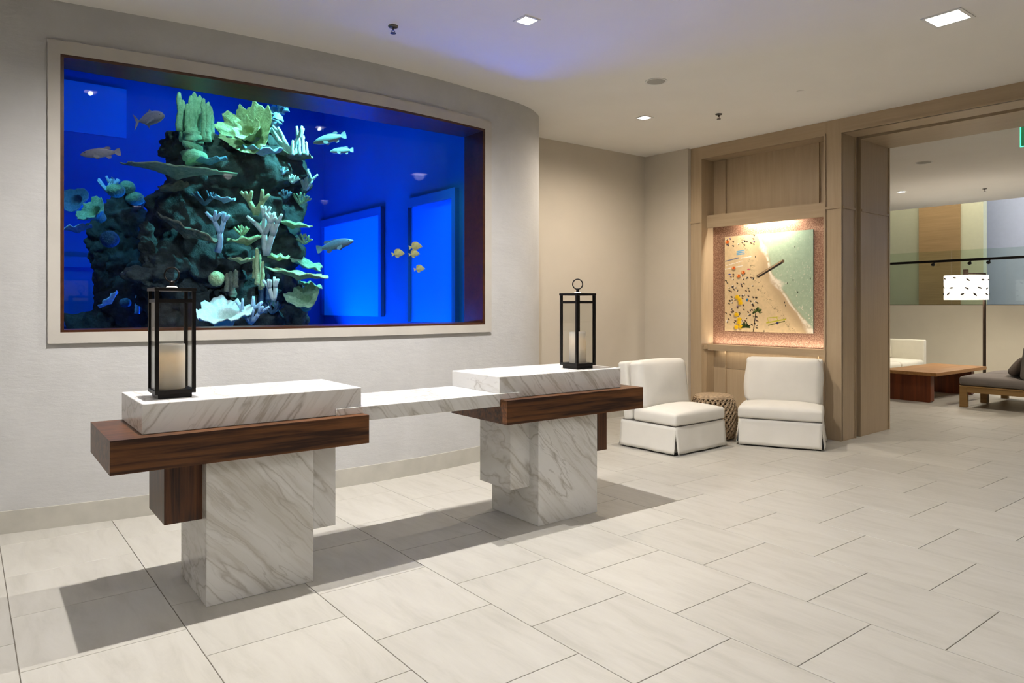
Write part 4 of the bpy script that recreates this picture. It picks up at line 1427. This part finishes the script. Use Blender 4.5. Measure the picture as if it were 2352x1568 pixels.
# ---- reef rock
def reef(name, label, blobs, seed, y_base):
    """blobs: (u, v, depth, half width, half height) merged into one lumpy rock"""
    mb = MB()
    for i, (u, v, y, ru, rv) in enumerate(blobs):
        c = at(u, v, y)
        s = mpp(u, y)
        bm = bmesh.new()
        bmesh.ops.create_icosphere(bm, subdivisions=5, radius=1)
        for vt in bm.verts:
            n = vt.co.normalized()
            q = Vector((n.x * ru * s * 0.92, n.y * min(0.3, ru * s * 0.6), n.z * rv * s))
            k = noise.fractal(q * 3.2 + Vector((seed + i * 3.1, 0, 0)), 1.0, 2.0, 5)
            k2 = noise.fractal(q * 11.0 + Vector((0, seed + i, 0)), 1.0, 2.0, 4)
            vt.co = c + q * (1 + 0.34 * k) + n * (0.05 * k2)
        bm.verts.index_update()
        mb.add([vt.co[:] for vt in bm.verts], [[w.index for w in f.verts] for f in bm.faces])
        bm.free()
    o = mb.build(name, M['rock'], None, True)
    tag(o, label, 'rock')
    return o
reef('reef_rock', 'tall dark central reef rock carrying most of the corals', [
    (535, 380, 7.0, 150, 75), (560, 480, 7.1, 140, 95), (450, 470, 7.0, 95, 110), (470, 590, 7.0, 115, 110), (600, 600, 7.1, 100, 120), (540, 700, 7.1, 150, 90),
    (425, 345, 6.95, 58, 42), (640, 410, 7.1, 70, 80), (650, 500, 7.15, 55, 80), (420, 680, 7.1, 100, 90), (640, 700, 7.15, 80, 70), (530, 860, 7.2, 190, 160), (580, 310, 7.05, 60, 50)], 1.7, 7)
reef('reef_rock', 'smaller blue reef rock on the left of the aquarium', [
    (285, 500, 8.3, 48, 70), (270, 600, 8.3, 55, 80), (300, 690, 8.3, 80, 80), (240, 560, 8.3, 40, 60), (330, 640, 8.2, 50, 60), (280, 840, 8.4, 130, 140)], 8.2, 8)
reef('reef_rock', 'dark rock overhang low on the left of the central reef', [(345, 640, 6.75, 55, 26), (335, 555, 6.8, 22, 55), (380, 610, 6.8, 50, 40)], 15.4, 7)

def coral_thing(name, mb, mat, label, smooth=True):
    o = mb.build(name, M[mat], None, smooth)
    tag(o, label, 'coral', 'corals on the aquarium reef')
    return o

def branchy(u, v, y, hpx, seed, spread=0.55, thick=0.028, levels=3, lean=(0, 0), n0=3):
    """antler coral rooted at (u, v): tapering forked tubes"""
    rnd = random.Random(seed)
    mb = MB()
    base = at(u, v, y)
    H = hpx * mpp(u, y)
    def grow(p, d, L, r, lv):
        pts = [p]
        q = p.copy()
        dd = d.copy()
        for k in range(3):
            dd = (dd + Vector((rnd.uniform(-.18, .18), rnd.uniform(-.1, .1), rnd.uniform(-.05, .15)))).normalized()
            q = q + dd * L / 3
            pts.append(q.copy())
        tip = 0.8 if lv else 0.62
        mb.tube(pts, [r * (1 - (1 - tip) * k / 3) for k in range(4)], 7)
        if lv:
            for k in range(rnd.choice((2, 2, 3))):
                a = (k - 0.7) * spread * 1.3 + rnd.uniform(-.3, .3)
                nd_ = (dd + RV * a + FV * rnd.uniform(-.3, .1) + Vector((0, 0, rnd.uniform(-.1, .4)))).normalized()
                grow(q - dd * 0.01, nd_, L * rnd.uniform(.6, .8), r * tip, lv - 1)
    for k in range(n0):
        a = (k - (n0 - 1) / 2) * spread * 1.3 + rnd.uniform(-.15, .15)
        d = (Vector((0, 0, 1)) + RV * (a + lean[0]) + FV * (rnd.uniform(-.5, 0.0) + lean[1])).normalized()
        grow(base, d, H * 0.45, thick * (0.85 + .3 * rnd.random()), levels - 1)
    return mb

def plate(u, v, y, rpx, seed, tilt=0.1, roll=0.0, depth=0.75, rim=0.16, thick=0.024, stalk=True, ruffle=0.07):
    """ruffled shelf coral: u, v is the middle; tilt > 0 shows more of the top"""
    R0 = rpx * mpp(u, y)
    c = at(u, v, y)
    rnd = random.Random(seed)
    nr, na = 12, 56
    ph = [rnd.uniform(0, 6.28) for _ in range(5)]
    vs, fs = [], []
    for side in (0, 1):
        for i in range(nr + 1):
            t = i / nr
            for k in range(na):
                a = 2 * math.pi * k / na
                edge = 1 + 0.09 * math.sin(3 * a + ph[0]) + 0.06 * math.sin(5 * a + ph[1]) + 0.035 * math.sin(11 * a + ph[2])
                r = R0 * t * (1 + (edge - 1) * t)
                z = R0 * (rim * t * t + ruffle * t ** 3 * math.sin(7 * a + ph[3]) + 0.4 * ruffle * t ** 2 * math.sin(13 * a + ph[4]))
                z += 0.012 * noise.noise(Vector((r * math.cos(a), r * math.sin(a), seed)) * 14)
                if side:
                    z -= thick * (1.0 - 0.55 * t) + (0.16 * R0 * (1 - t) ** 3 if stalk else 0)
                vs.append((r * math.cos(a), r * math.sin(a) * depth, z))
    n = (nr + 1) * na
    for i in range(nr):
        for k in range(na):
            k2 = (k + 1) % na
            fs.append((i * na + k, i * na + k2, (i + 1) * na + k2, (i + 1) * na + k))
            fs.append((n + i * na + k, n + (i + 1) * na + k, n + (i + 1) * na + k2, n + i * na + k2))
    for k in range(na):
        k2 = (k + 1) % na
        fs.append((nr * na + k, nr * na + k2, n + nr * na + k2, n + nr * na + k))
    mb = MB().add(vs, fs)
    face = Matrix.Rotation(TH - math.pi / 2, 4, 'Z')
    mb.xform(Matrix.Translation(c) @ face @ Matrix.Rotation(roll, 4, 'Y') @ Matrix.Rotation(tilt, 4, 'X'))
    return mb

def ruffled_cup(u, v, y, rpx, seed, tilt=1.0, waves=9, hgt=0.55, amp=0.13, roll=0.0, throat=0.28, cz=0.0):
    """lettuce or cup coral: a frilled funnel whose mouth turns towards the viewer"""
    R0 = rpx * mpp(u, y)
    c = at(u, v, y)
    rnd = random.Random(seed)
    ph = [rnd.uniform(0, 6.28) for _ in range(4)]
    nr, na = 14, 84
    vs, fs = [], []
    for side in (0, 1):
        for i in range(nr + 1):
            t = i / nr
            for k in range(na):
                a = 2 * math.pi * k / na
                fr = amp * t ** 1.6 * (math.sin(waves * a + ph[0] + 1.5 * t) + 0.5 * math.sin((2 * waves + 3) * a + ph[1]))
                r = R0 * (throat + (1 - throat) * t ** 0.8) * (1 + 0.12 * t * math.sin(3 * a + ph[2]) + 0.35 * fr)
                z = R0 * (hgt * t ** 1.0 + 0.9 * fr - 0.55 * max(0.0, 0.2 - t) / 0.2)
                q = Vector((r * math.cos(a), r * math.sin(a), z))
                if side:
                    q = Vector((q.x * 0.965, q.y * 0.965, q.z - 0.018 - 0.02 * (1 - t)))
                vs.append(q)
    n = (nr + 1) * na
    for i in range(nr):
        for k in range(na):
            k2 = (k + 1) % na
            fs.append((i * na + k, i * na + k2, (i + 1) * na + k2, (i + 1) * na + k))
            fs.append((n + i * na + k, n + (i + 1) * na + k, n + (i + 1) * na + k2, n + i * na + k2))
    for k in range(na):
        k2 = (k + 1) % na
        fs.append((nr * na + k, nr * na + k2, n + nr * na + k2, n + nr * na + k))
    fs.append(tuple(reversed(range(na))))
    fs.append(tuple(n + k for k in range(na)))
    mb = MB().add(vs, fs)
    face = Matrix.Rotation(TH - math.pi / 2, 4, 'Z')
    mb.xform(Matrix.Translation(c) @ face @ Matrix.Rotation(roll, 4, 'Y') @ Matrix.Rotation(tilt, 4, 'X') @ Matrix.Translation((0, 0, -R0 * hgt * 0.6)))
    return mb

def brain(u, v, y, rpx, seed, sq=0.85):
    R0 = rpx * mpp(u, y)
    c = at(u, v, y)
    bm = bmesh.new()
    bmesh.ops.create_icosphere(bm, subdivisions=5, radius=1)
    for vt in bm.verts:
        n = vt.co.normalized()
        k = math.sin(9 * noise.noise(n * 2.3 + Vector((seed, 0, 0))) * 3)
        vt.co = c + Vector((n.x, n.y, n.z * sq)) * R0 * (1 + 0.05 * k + 0.07 * noise.noise(n * 1.7 + Vector((0, seed, 0))))
    bm.verts.index_update()
    mb = MB().add([vt.co[:] for vt in bm.verts], [[w.index for w in f.verts] for f in bm.faces])
    bm.free()
    return mb

def pillars(cols, y, seed, r0=0.04):
    """cluster of upright knobby columns: cols = (u, v bottom, v top, width)"""
    rnd = random.Random(seed)
    mb = MB()
    for (u, vb, vt_, wpx) in cols:
        yy = y + rnd.uniform(-.12, .12)
        a, b = at(u, vb, yy), at(u, vt_, yy)
        r = wpx * mpp(u, yy) / 2
        n = 12
        pts, rad = [], []
        for k in range(n + 1):
            t = k / n
            p = a.lerp(b, t)
            p += RV * r * 0.35 * noise.noise(Vector((u * .1, t * 3, seed))) * 2
            pts.append(p)
            rad.append(r * (1.15 - 0.3 * t + 0.12 * math.sin(k * 2.4 + u)))
        rad[-1] *= 0.6
        pts.append(pts[-1] + Vector((0, 0, r * 0.35)))
        rad.append(r * 0.18)
        mb.tube(pts, rad, 12)
    return mb

# ---- corals on the central reef
coral_thing('pillar_coral', pillars([(412, 300, 213, 13), (420, 325, 232, 15), (438, 320, 222, 14), (447, 325, 214, 15), (459, 330, 222, 15), (468, 325, 228, 13), (478, 325, 236, 13), (486, 320, 246, 13), (430, 320, 240, 12), (446, 372, 300, 44)], 6.75, 3), 'c_grn', 'green pillar coral of upright fingers at the top left of the reef')
cupA = ruffled_cup(570, 300, 6.7, 62, 5, tilt=1.25, waves=11, hgt=0.5, amp=0.15, throat=0.24)
cupB = ruffled_cup(566, 296, 6.62, 30, 8, tilt=1.1, waves=7, hgt=0.5, amp=0.2, throat=0.3)
cupA.add(cupB.v, cupB.f)
coral_thing('lettuce_coral', cupA, 'c_yel', 'large frilled yellow-green lettuce coral at the top of the reef')
coral_thing('bush_coral', pillars([(612, 300, 250, 22), (628, 300, 244, 20), (645, 262, 240, 16), (655, 256, 244, 14), (636, 285, 262, 26)], 7.0, 6), 'c_blu', 'blue knobby coral cut off by the top of the window, behind the lettuce coral')
coral_thing('antler_coral', branchy(665, 352, 6.75, 92, 11, 0.5, 0.024, 2, (0.1, 0), 4), 'c_pale', 'pale cyan antler coral right of the lettuce coral')
coral_thing('tube_coral', pillars([(672, 356, 322, 7), (680, 356, 326, 7), (688, 356, 318, 7), (697, 356, 312, 8), (704, 356, 326, 7)], 6.7, 8), 'c_pale', 'row of short pale tubes at the top right of the reef')
coral_thing('plate_coral', plate(408, 388, 6.5, 124, 2, tilt=0.06, roll=R(5), depth=0.55, rim=0.03, ruffle=0.012), 'c_grn', 'wide flat green plate coral jutting out to the left')
coral_thing('plate_coral', plate(650, 362, 6.9, 64, 9, tilt=0.05, roll=R(3), depth=0.7, rim=0.12), 'c_brn', 'dark plate coral under the pale tubes at upper right')
coral_thing('antler_coral', branchy(702, 435, 6.9, 66, 21, 0.6, 0.022, 2, (0.35, 0), 3), 'c_pale', 'pale antler coral on the right flank below the tubes')
coral_thing('antler_coral', branchy(588, 492, 6.5, 82, 31, 0.55, 0.028, 2, (0.1, 0), 2), 'c_yel', 'yellow-white antler coral in the middle of the reef')
coral_thing('antler_coral', branchy(500, 578, 6.45, 112, 47, 0.8, 0.03, 3, (0.55, 0), 1), 'c_blu', 'pale blue antler coral left of the reef middle')
coral_thing('antler_coral', branchy(612, 585, 6.5, 115, 52, 0.5, 0.03, 3, (0.15, 0), 2), 'c_pale', 'tall pale antler coral right of the reef middle')
coral_thing('plate_coral', plate(672, 514, 6.75, 42, 14, tilt=0.12, roll=R(12), depth=0.7, rim=0.1, ruffle=0.03), 'c_yel', 'small smooth plate coral on the right flank at mid height')
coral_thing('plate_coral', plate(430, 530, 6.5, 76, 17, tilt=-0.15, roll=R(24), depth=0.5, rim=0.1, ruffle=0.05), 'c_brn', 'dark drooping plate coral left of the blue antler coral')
coral_thing('plate_coral', plate(515, 457, 6.6, 27, 19, tilt=0.1, roll=R(6), depth=0.6, rim=0.15), 'c_blu', 'small bluish plate coral in the dark middle of the reef')
coral_thing('plate_coral', plate(552, 597, 6.55, 27, 23, tilt=0.1, roll=R(4), depth=0.6), 'c_yel', 'small yellow plate coral below the blue antler coral')
coral_thing('plate_coral', plate(565, 552, 6.6, 40, 24, tilt=0.2, roll=R(-6), depth=0.6), 'c_yel', 'yellow plate coral beside the foot of the tall antler coral')
coral_thing('plate_coral', plate(700, 605, 6.8, 44, 27, tilt=0.25, roll=R(22), depth=0.6, rim=0.1, ruffle=0.08), 'c_grn', 'green plate coral sloping down at lower right')
coral_thing('plate_coral', plate(685, 628, 6.5, 68, 29, tilt=0.06, roll=R(9), depth=0.55, rim=0.05, ruffle=0.03), 'c_yel', 'wide bright plate coral reaching farthest right')
coral_thing('antler_coral', branchy(628, 690, 6.4, 74, 61, 0.45, 0.022, 2, (0.05, 0), 2), 'c_pale', 'small pale antler coral under the bright plate coral')
coral_thing('fan_coral', ruffled_cup(697, 682, 6.5, 38, 35, tilt=0.75, waves=7, hgt=0.3, amp=0.12), 'c_grn', 'bright green cup coral at the lower right of the reef')
coral_thing('pillar_coral', pillars([(590, 655, 570, 10), (597, 665, 585, 9), (584, 640, 590, 8), (604, 660, 600, 8)], 6.6, 18), 'c_yel', 'slim yellow pillar coral in the lower middle of the reef')
coral_thing('box_coral', brain(497, 640, 6.55, 17, 4.0, 1.0), 'c_yel', 'small ridged yellow coral knob right of the near lantern ring')
coral_thing('vase_coral', pillars([(530, 685, 625, 20), (521, 670, 628, 10), (541, 660, 620, 12)], 6.65, 22), 'c_brn', 'brown forked vase coral behind the coral knob')
coral_thing('fan_coral', ruffled_cup(512, 715, 6.3, 58, 41, tilt=0.45, waves=8, hgt=0.22, amp=0.09, roll=R(8)), 'c_pale', 'broad pale frilled coral lying at the bottom of the reef')
coral_thing('antler_coral', branchy(575, 742, 6.25, 84, 77, 0.7, 0.022, 2, (0.05, 0), 3), 'c_blu', 'light blue antler coral at the bottom of the reef')
for (u, v, hpx, sd, mt, lab) in ((672, 420, 30, 101, 'c_pale', 'tiny pale branching coral high on the right flank'), (648, 400, 26, 103, 'c_blu', 'tiny bluish branching coral under the dark plate coral'),
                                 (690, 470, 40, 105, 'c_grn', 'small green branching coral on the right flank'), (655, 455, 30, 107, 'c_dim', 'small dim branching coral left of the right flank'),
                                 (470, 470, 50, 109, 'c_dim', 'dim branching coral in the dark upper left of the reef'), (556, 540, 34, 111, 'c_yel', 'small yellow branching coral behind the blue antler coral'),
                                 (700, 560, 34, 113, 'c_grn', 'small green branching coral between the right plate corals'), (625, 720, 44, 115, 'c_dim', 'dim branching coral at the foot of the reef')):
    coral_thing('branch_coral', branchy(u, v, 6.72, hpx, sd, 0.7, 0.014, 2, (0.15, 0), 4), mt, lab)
for (u, v, r, sd, tl, rl, mt, lab) in ((600, 345, 44, 201, 0.1, 4, 'c_blu', 'bluish plate coral just below the lettuce coral'), (480, 368, 36, 203, 0.15, -5, 'c_dim', 'dim plate coral between the pillar coral and the lettuce coral'),
                                       (640, 590, 26, 205, 0.2, 8, 'c_yel', 'small yellow plate coral beside the slim pillar coral'), (715, 655, 26, 207, 0.2, 14, 'c_grn', 'small green plate coral above the cup coral at lower right'),
                                       (400, 430, 34, 209, -0.1, -12, 'c_brn', 'brown plate coral in the dark left of the reef'), (610, 515, 24, 211, 0.2, 5, 'c_grn', 'small green plate coral behind the tall antler coral')):
    coral_thing('plate_coral', plate(u, v, 6.62, r, sd, tilt=tl, roll=R(rl), depth=0.6, rim=0.12, ruffle=0.09), mt, lab)
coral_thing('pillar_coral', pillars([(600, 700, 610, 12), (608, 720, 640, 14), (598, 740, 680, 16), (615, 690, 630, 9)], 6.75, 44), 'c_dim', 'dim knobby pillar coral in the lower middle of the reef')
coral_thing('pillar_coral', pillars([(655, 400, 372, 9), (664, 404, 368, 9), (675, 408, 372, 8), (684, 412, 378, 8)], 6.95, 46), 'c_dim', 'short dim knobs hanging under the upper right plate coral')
# ---- corals on and around the left rock
coral_thing('antler_coral', branchy(252, 442, 8.0, 52, 81, 0.55, 0.022, 2, (-0.15, 0), 3), 'c_blu', 'cyan antler coral on top of the left rock')
coral_thing('brain_coral', brain(266, 437, 8.0, 19, 3.0), 'c_grn', 'grooved green brain coral on the left rock')
coral_thing('brain_coral', brain(292, 430, 8.15, 17, 7.0), 'c_grn', 'smooth round coral right of the grooved brain coral')
coral_thing('bush_coral', brain(310, 456, 8.15, 19, 9.0), 'c_grn', 'knobby cyan coral at the right of the left rock top')
coral_thing('cup_coral', ruffled_cup(212, 482, 7.8, 34, 13, tilt=0.9, waves=8, hgt=0.35, amp=0.1, roll=R(-25)), 'c_grn', 'frilled green cup coral on the left of the left rock')
coral_thing('fan_coral', ruffled_cup(172, 458, 8.6, 30, 71, tilt=1.2, waves=4, hgt=0.3, amp=0.06), 'c_dim', 'dim blue fan coral at the left edge of the aquarium')
coral_thing('plate_coral', plate(180, 525, 8.0, 32, 83, tilt=0.02, roll=R(-7), depth=0.6), 'c_blu', 'thin blue plate coral at the left edge under the fan coral')
coral_thing('brain_coral', brain(252, 549, 7.9, 19, 15.0, 1.0), 'c_dim', 'round blue coral ball in the middle of the left rock')
coral_thing('vase_coral', ruffled_cup(372, 555, 7.5, 36, 91, tilt=0.15, waves=5, hgt=1.6, amp=0.06, throat=0.5), 'c_yel', 'tall green vase coral between the two rocks')
coral_thing('plate_coral', plate(308, 622, 7.2, 36, 87, tilt=0.15, roll=R(-20), depth=0.5, rim=0.08), 'c_yel', 'cyan-edged plate coral above the near lantern, on the left')
coral_thing('brain_coral', brain(288, 695, 7.8, 12, 19.0), 'c_dim', 'small blue coral ball near the bottom left')
coral_thing('plate_coral', plate(250, 690, 7.9, 28, 89, tilt=0.1, roll=R(-42), depth=0.4), 'c_blu', 'steep blue plate coral near the bottom left')
coral_thing('cone_coral', pillars([(316, 720, 675, 10), (314, 700, 676, 5)], 7.6, 33), 'c_blu', 'small blue cone-shaped coral at the bottom left')

# ---- fish
def fish_mat(name, back, belly, scale=60.0):
    m, nt, b = mat_new(name)
    tc = nd(nt, 'ShaderNodeTexCoord')
    sp = nd(nt, 'ShaderNodeSeparateXYZ')
    nt.links.new(tc.outputs['Object'], sp.inputs[0])
    mr = nd(nt, 'ShaderNodeMapRange')
    mr.inputs['From Min'].default_value = -0.06
    mr.inputs['From Max'].default_value = 0.06
    nt.links.new(sp.outputs[2], mr.inputs[0])
    r = ramp(nt, [(0.25, belly), (0.75, back)])
    nt.links.new(mr.outputs[0], r.inputs[0])
    v = nd(nt, 'ShaderNodeTexVoronoi', i_Scale=scale)
    nt.links.new(tc.outputs['Object'], v.inputs['Vector'])
    mx = nd(nt, 'ShaderNodeMix', data_type='RGBA', blend_type='MULTIPLY')
    mx.inputs[0].default_value = 0.5
    nt.links.new(r.outputs[0], mx.inputs[6])
    rr = ramp(nt, [(0.1, (0.55, 0.55, 0.55)), (0.6, (1, 1, 1))])
    nt.links.new(v.outputs['Distance'], rr.inputs[0])
    nt.links.new(rr.outputs[0], mx.inputs[7])
    nt.links.new(mx.outputs[2], b.inputs['Base Color'])
    b.inputs['Roughness'].default_value = 0.4
    return m
M['f_grey'] = fish_mat('grey_fish_skin', (0.34, 0.30, 0.30), (0.52, 0.46, 0.44))
M['f_silver'] = fish_mat('silver_fish_skin', (0.22, 0.25, 0.26), (0.42, 0.44, 0.42), 90)
M['f_dark'] = fish_mat('dark_fish_skin', (0.10, 0.12, 0.18), (0.20, 0.22, 0.26))
M['f_yel'] = fish_mat('yellow_fish_skin', (0.85, 0.62, 0.18), (0.90, 0.70, 0.28), 40)
M['eye'] = plain('fish_eye', (0.01, 0.01, 0.012), 0.15)

GROUPER = dict(body=[(-.50, .012, .01, 0), (-.47, .035, .03, -.004), (-.40, .078, .055, 0), (-.28, .118, .075, .008), (-.12, .140, .08, .012), (.05, .132, .07, .008), (.20, .098, .05, .004), (.31, .058, .028, .004), (.36, .046, .018, .004)],
               tail=[(.345, .045), (.42, .10), (.49, .115), (.50, .06), (.50, -.05), (.49, -.11), (.42, -.095), (.345, -.040)],
               dorsal=[(-.10, .13), (-.02, .16), (.10, .15), (.17, .175), (.25, .165), (.28, .11), (.20, .09), (.0, .13)],
               anal=[(.10, -.10), (.17, -.165), (.24, -.155), (.26, -.09), (.18, -.08)], pect=[(-.17, -.03), (-.06, -.07), (-.03, -.12), (-.10, -.15), (-.19, -.09)], eye=(-.375, .035, .05))
TREVALLY = dict(body=[(-.50, .03, .02, -.02), (-.46, .085, .05, 0), (-.36, .15, .075, .005), (-.18, .195, .085, .005), (0, .185, .075, .005), (.16, .12, .05, 0), (.27, .05, .025, 0), (.34, .022, .014, 0)],
                tail=[(.325, .02), (.40, .13), (.50, .24), (.44, .05), (.42, 0), (.44, -.06), (.50, -.22), (.40, -.12), (.325, -.02)],
                dorsal=[(-.12, .18), (-.06, .26), (.0, .20), (.15, .135), (.25, .06), (.14, .10), (0, .17)], anal=[(-.02, -.17), (.02, -.27), (.08, -.17), (.25, -.055), (.12, -.11)],
                pect=[(-.22, -.02), (-.06, -.08), (.04, -.16), (-.10, -.12), (-.23, -.08)], eye=(-.40, .03, .055))
TANG = dict(body=[(-.52, .02, .015, -.10), (-.46, .06, .03, -.07), (-.38, .16, .05, -.01), (-.24, .25, .062, .01), (-.05, .27, .06, .01), (.12, .23, .05, .008), (.24, .13, .03, .004), (.31, .05, .018, 0)],
            tail=[(.30, .045), (.38, .12), (.50, .17), (.47, 0), (.50, -.16), (.38, -.115), (.30, -.045)],
            dorsal=[(-.28, .22), (-.18, .33), (.0, .37), (.14, .35), (.24, .24), (.26, .12), (.12, .2), (-.1, .25)], anal=[(-.10, -.23), (.0, -.32), (.14, -.32), (.24, -.22), (.26, -.11), (.12, -.19)],
            pect=[(-.20, .02), (-.10, .03), (-.07, -.03), (-.16, -.06)], eye=(-.36, .05, .045))

def fish(name, spec, u, v, y, lpx, facing, pitch, mat, label, turn=0.0):
    """body along local X with its nose at -X"""
    L = lpx * mpp(u, y)
    t = thing(name, label, 'fish', at(u, v, y), 0, 'fish in the aquarium')
    ang = (TH - math.pi / 2) + (0 if facing == 'left' else math.pi) + turn
    t.rotation_euler = (Matrix.Rotation(ang, 4, 'Z') @ Matrix.Rotation(pitch, 4, 'Y')).to_euler()
    n = 16
    vs, fs = [], []
    B = spec['body']
    for (x, hh, ww, zc) in B:
        for k in range(n):
            a = 2 * math.pi * k / n
            vs.append((x * L, ww * math.cos(a) * L, (zc + hh * math.sin(a)) * L))
    for i in range(len(B) - 1):
        for k in range(n):
            k2 = (k + 1) % n
            fs.append((i * n + k, i * n + k2, (i + 1) * n + k2, (i + 1) * n + k))
    fs += [tuple(range(n)), tuple((len(B) - 1) * n + k for k in reversed(range(n)))]
    body = MB().add(vs, fs).build('body', M[mat], t, True)
    sd = body.modifiers.new('smooth', 'SUBSURF')
    sd.levels = sd.render_levels = 1
    def fin(nm, poly, yo=0.0, th=0.006):
        p = [(a * L, b * L) for a, b in poly]
        m = len(p)
        mb = MB().add([(a, yo * L - th * L, b) for a, b in p] + [(a, yo * L + th * L, b) for a, b in p],
                      [tuple(range(m)), tuple(reversed(range(m, 2 * m)))] + [(i, m + i, m + (i + 1) % m, (i + 1) % m) for i in range(m)])
        mb.build(nm, M[mat], t)
    fin('tail_fin', spec['tail'])
    fin('dorsal_fin', spec['dorsal'])
    fin('anal_fin', spec['anal'])
    wmax = max(b[2] for b in B)
    for s in (-1, 1):
        fin('pectoral_fin', spec['pect'], s * wmax * 1.02)
        ex, ez, ey = spec['eye']
        MB().lathe([(0, -.014 * L), (.012 * L, -.006 * L), (.014 * L, 0), (.012 * L, .006 * L), (0, .014 * L)], 10, (ex * L, s * ey * L, ez * L)).build('eye', M['eye'], t, True)
    return t
fish('trevally', TREVALLY, 342, 273, 6.35, 84, 'right', R(8), 'f_silver', 'silvery deep-bodied fish at the upper left of the aquarium', R(-14))
fish('grouper', GROUPER, 231, 352, 6.3, 82, 'left', R(-10), 'f_grey', 'grey-brown scaled fish facing left near the left frame', R(28))
fish('grouper', GROUPER, 757, 319, 6.4, 78, 'left', R(-14), 'f_silver', 'larger of two grey fish swimming left, right of the reef top')
fish('grouper', GROUPER, 785, 346, 6.5, 54, 'left', R(-4), 'f_silver', 'smaller of two grey fish swimming left, right of the reef top')
fish('grouper', GROUPER, 770, 563, 6.6, 88, 'right', R(14), 'f_dark', 'dark blue fish facing right beside the reef')
for (u, v, l, lab) in ((914, 582, 30, 'leftmost of the four small yellow fish'), (954, 566, 31, 'highest of the four small yellow fish'),
                       (951, 583, 26, 'small yellow fish just below the highest one'), (963, 617, 26, 'lowest of the four small yellow fish')):
    fish('yellow_tang', TANG, u, v, 6.3, l, 'right', R(10), 'f_yel', lab)
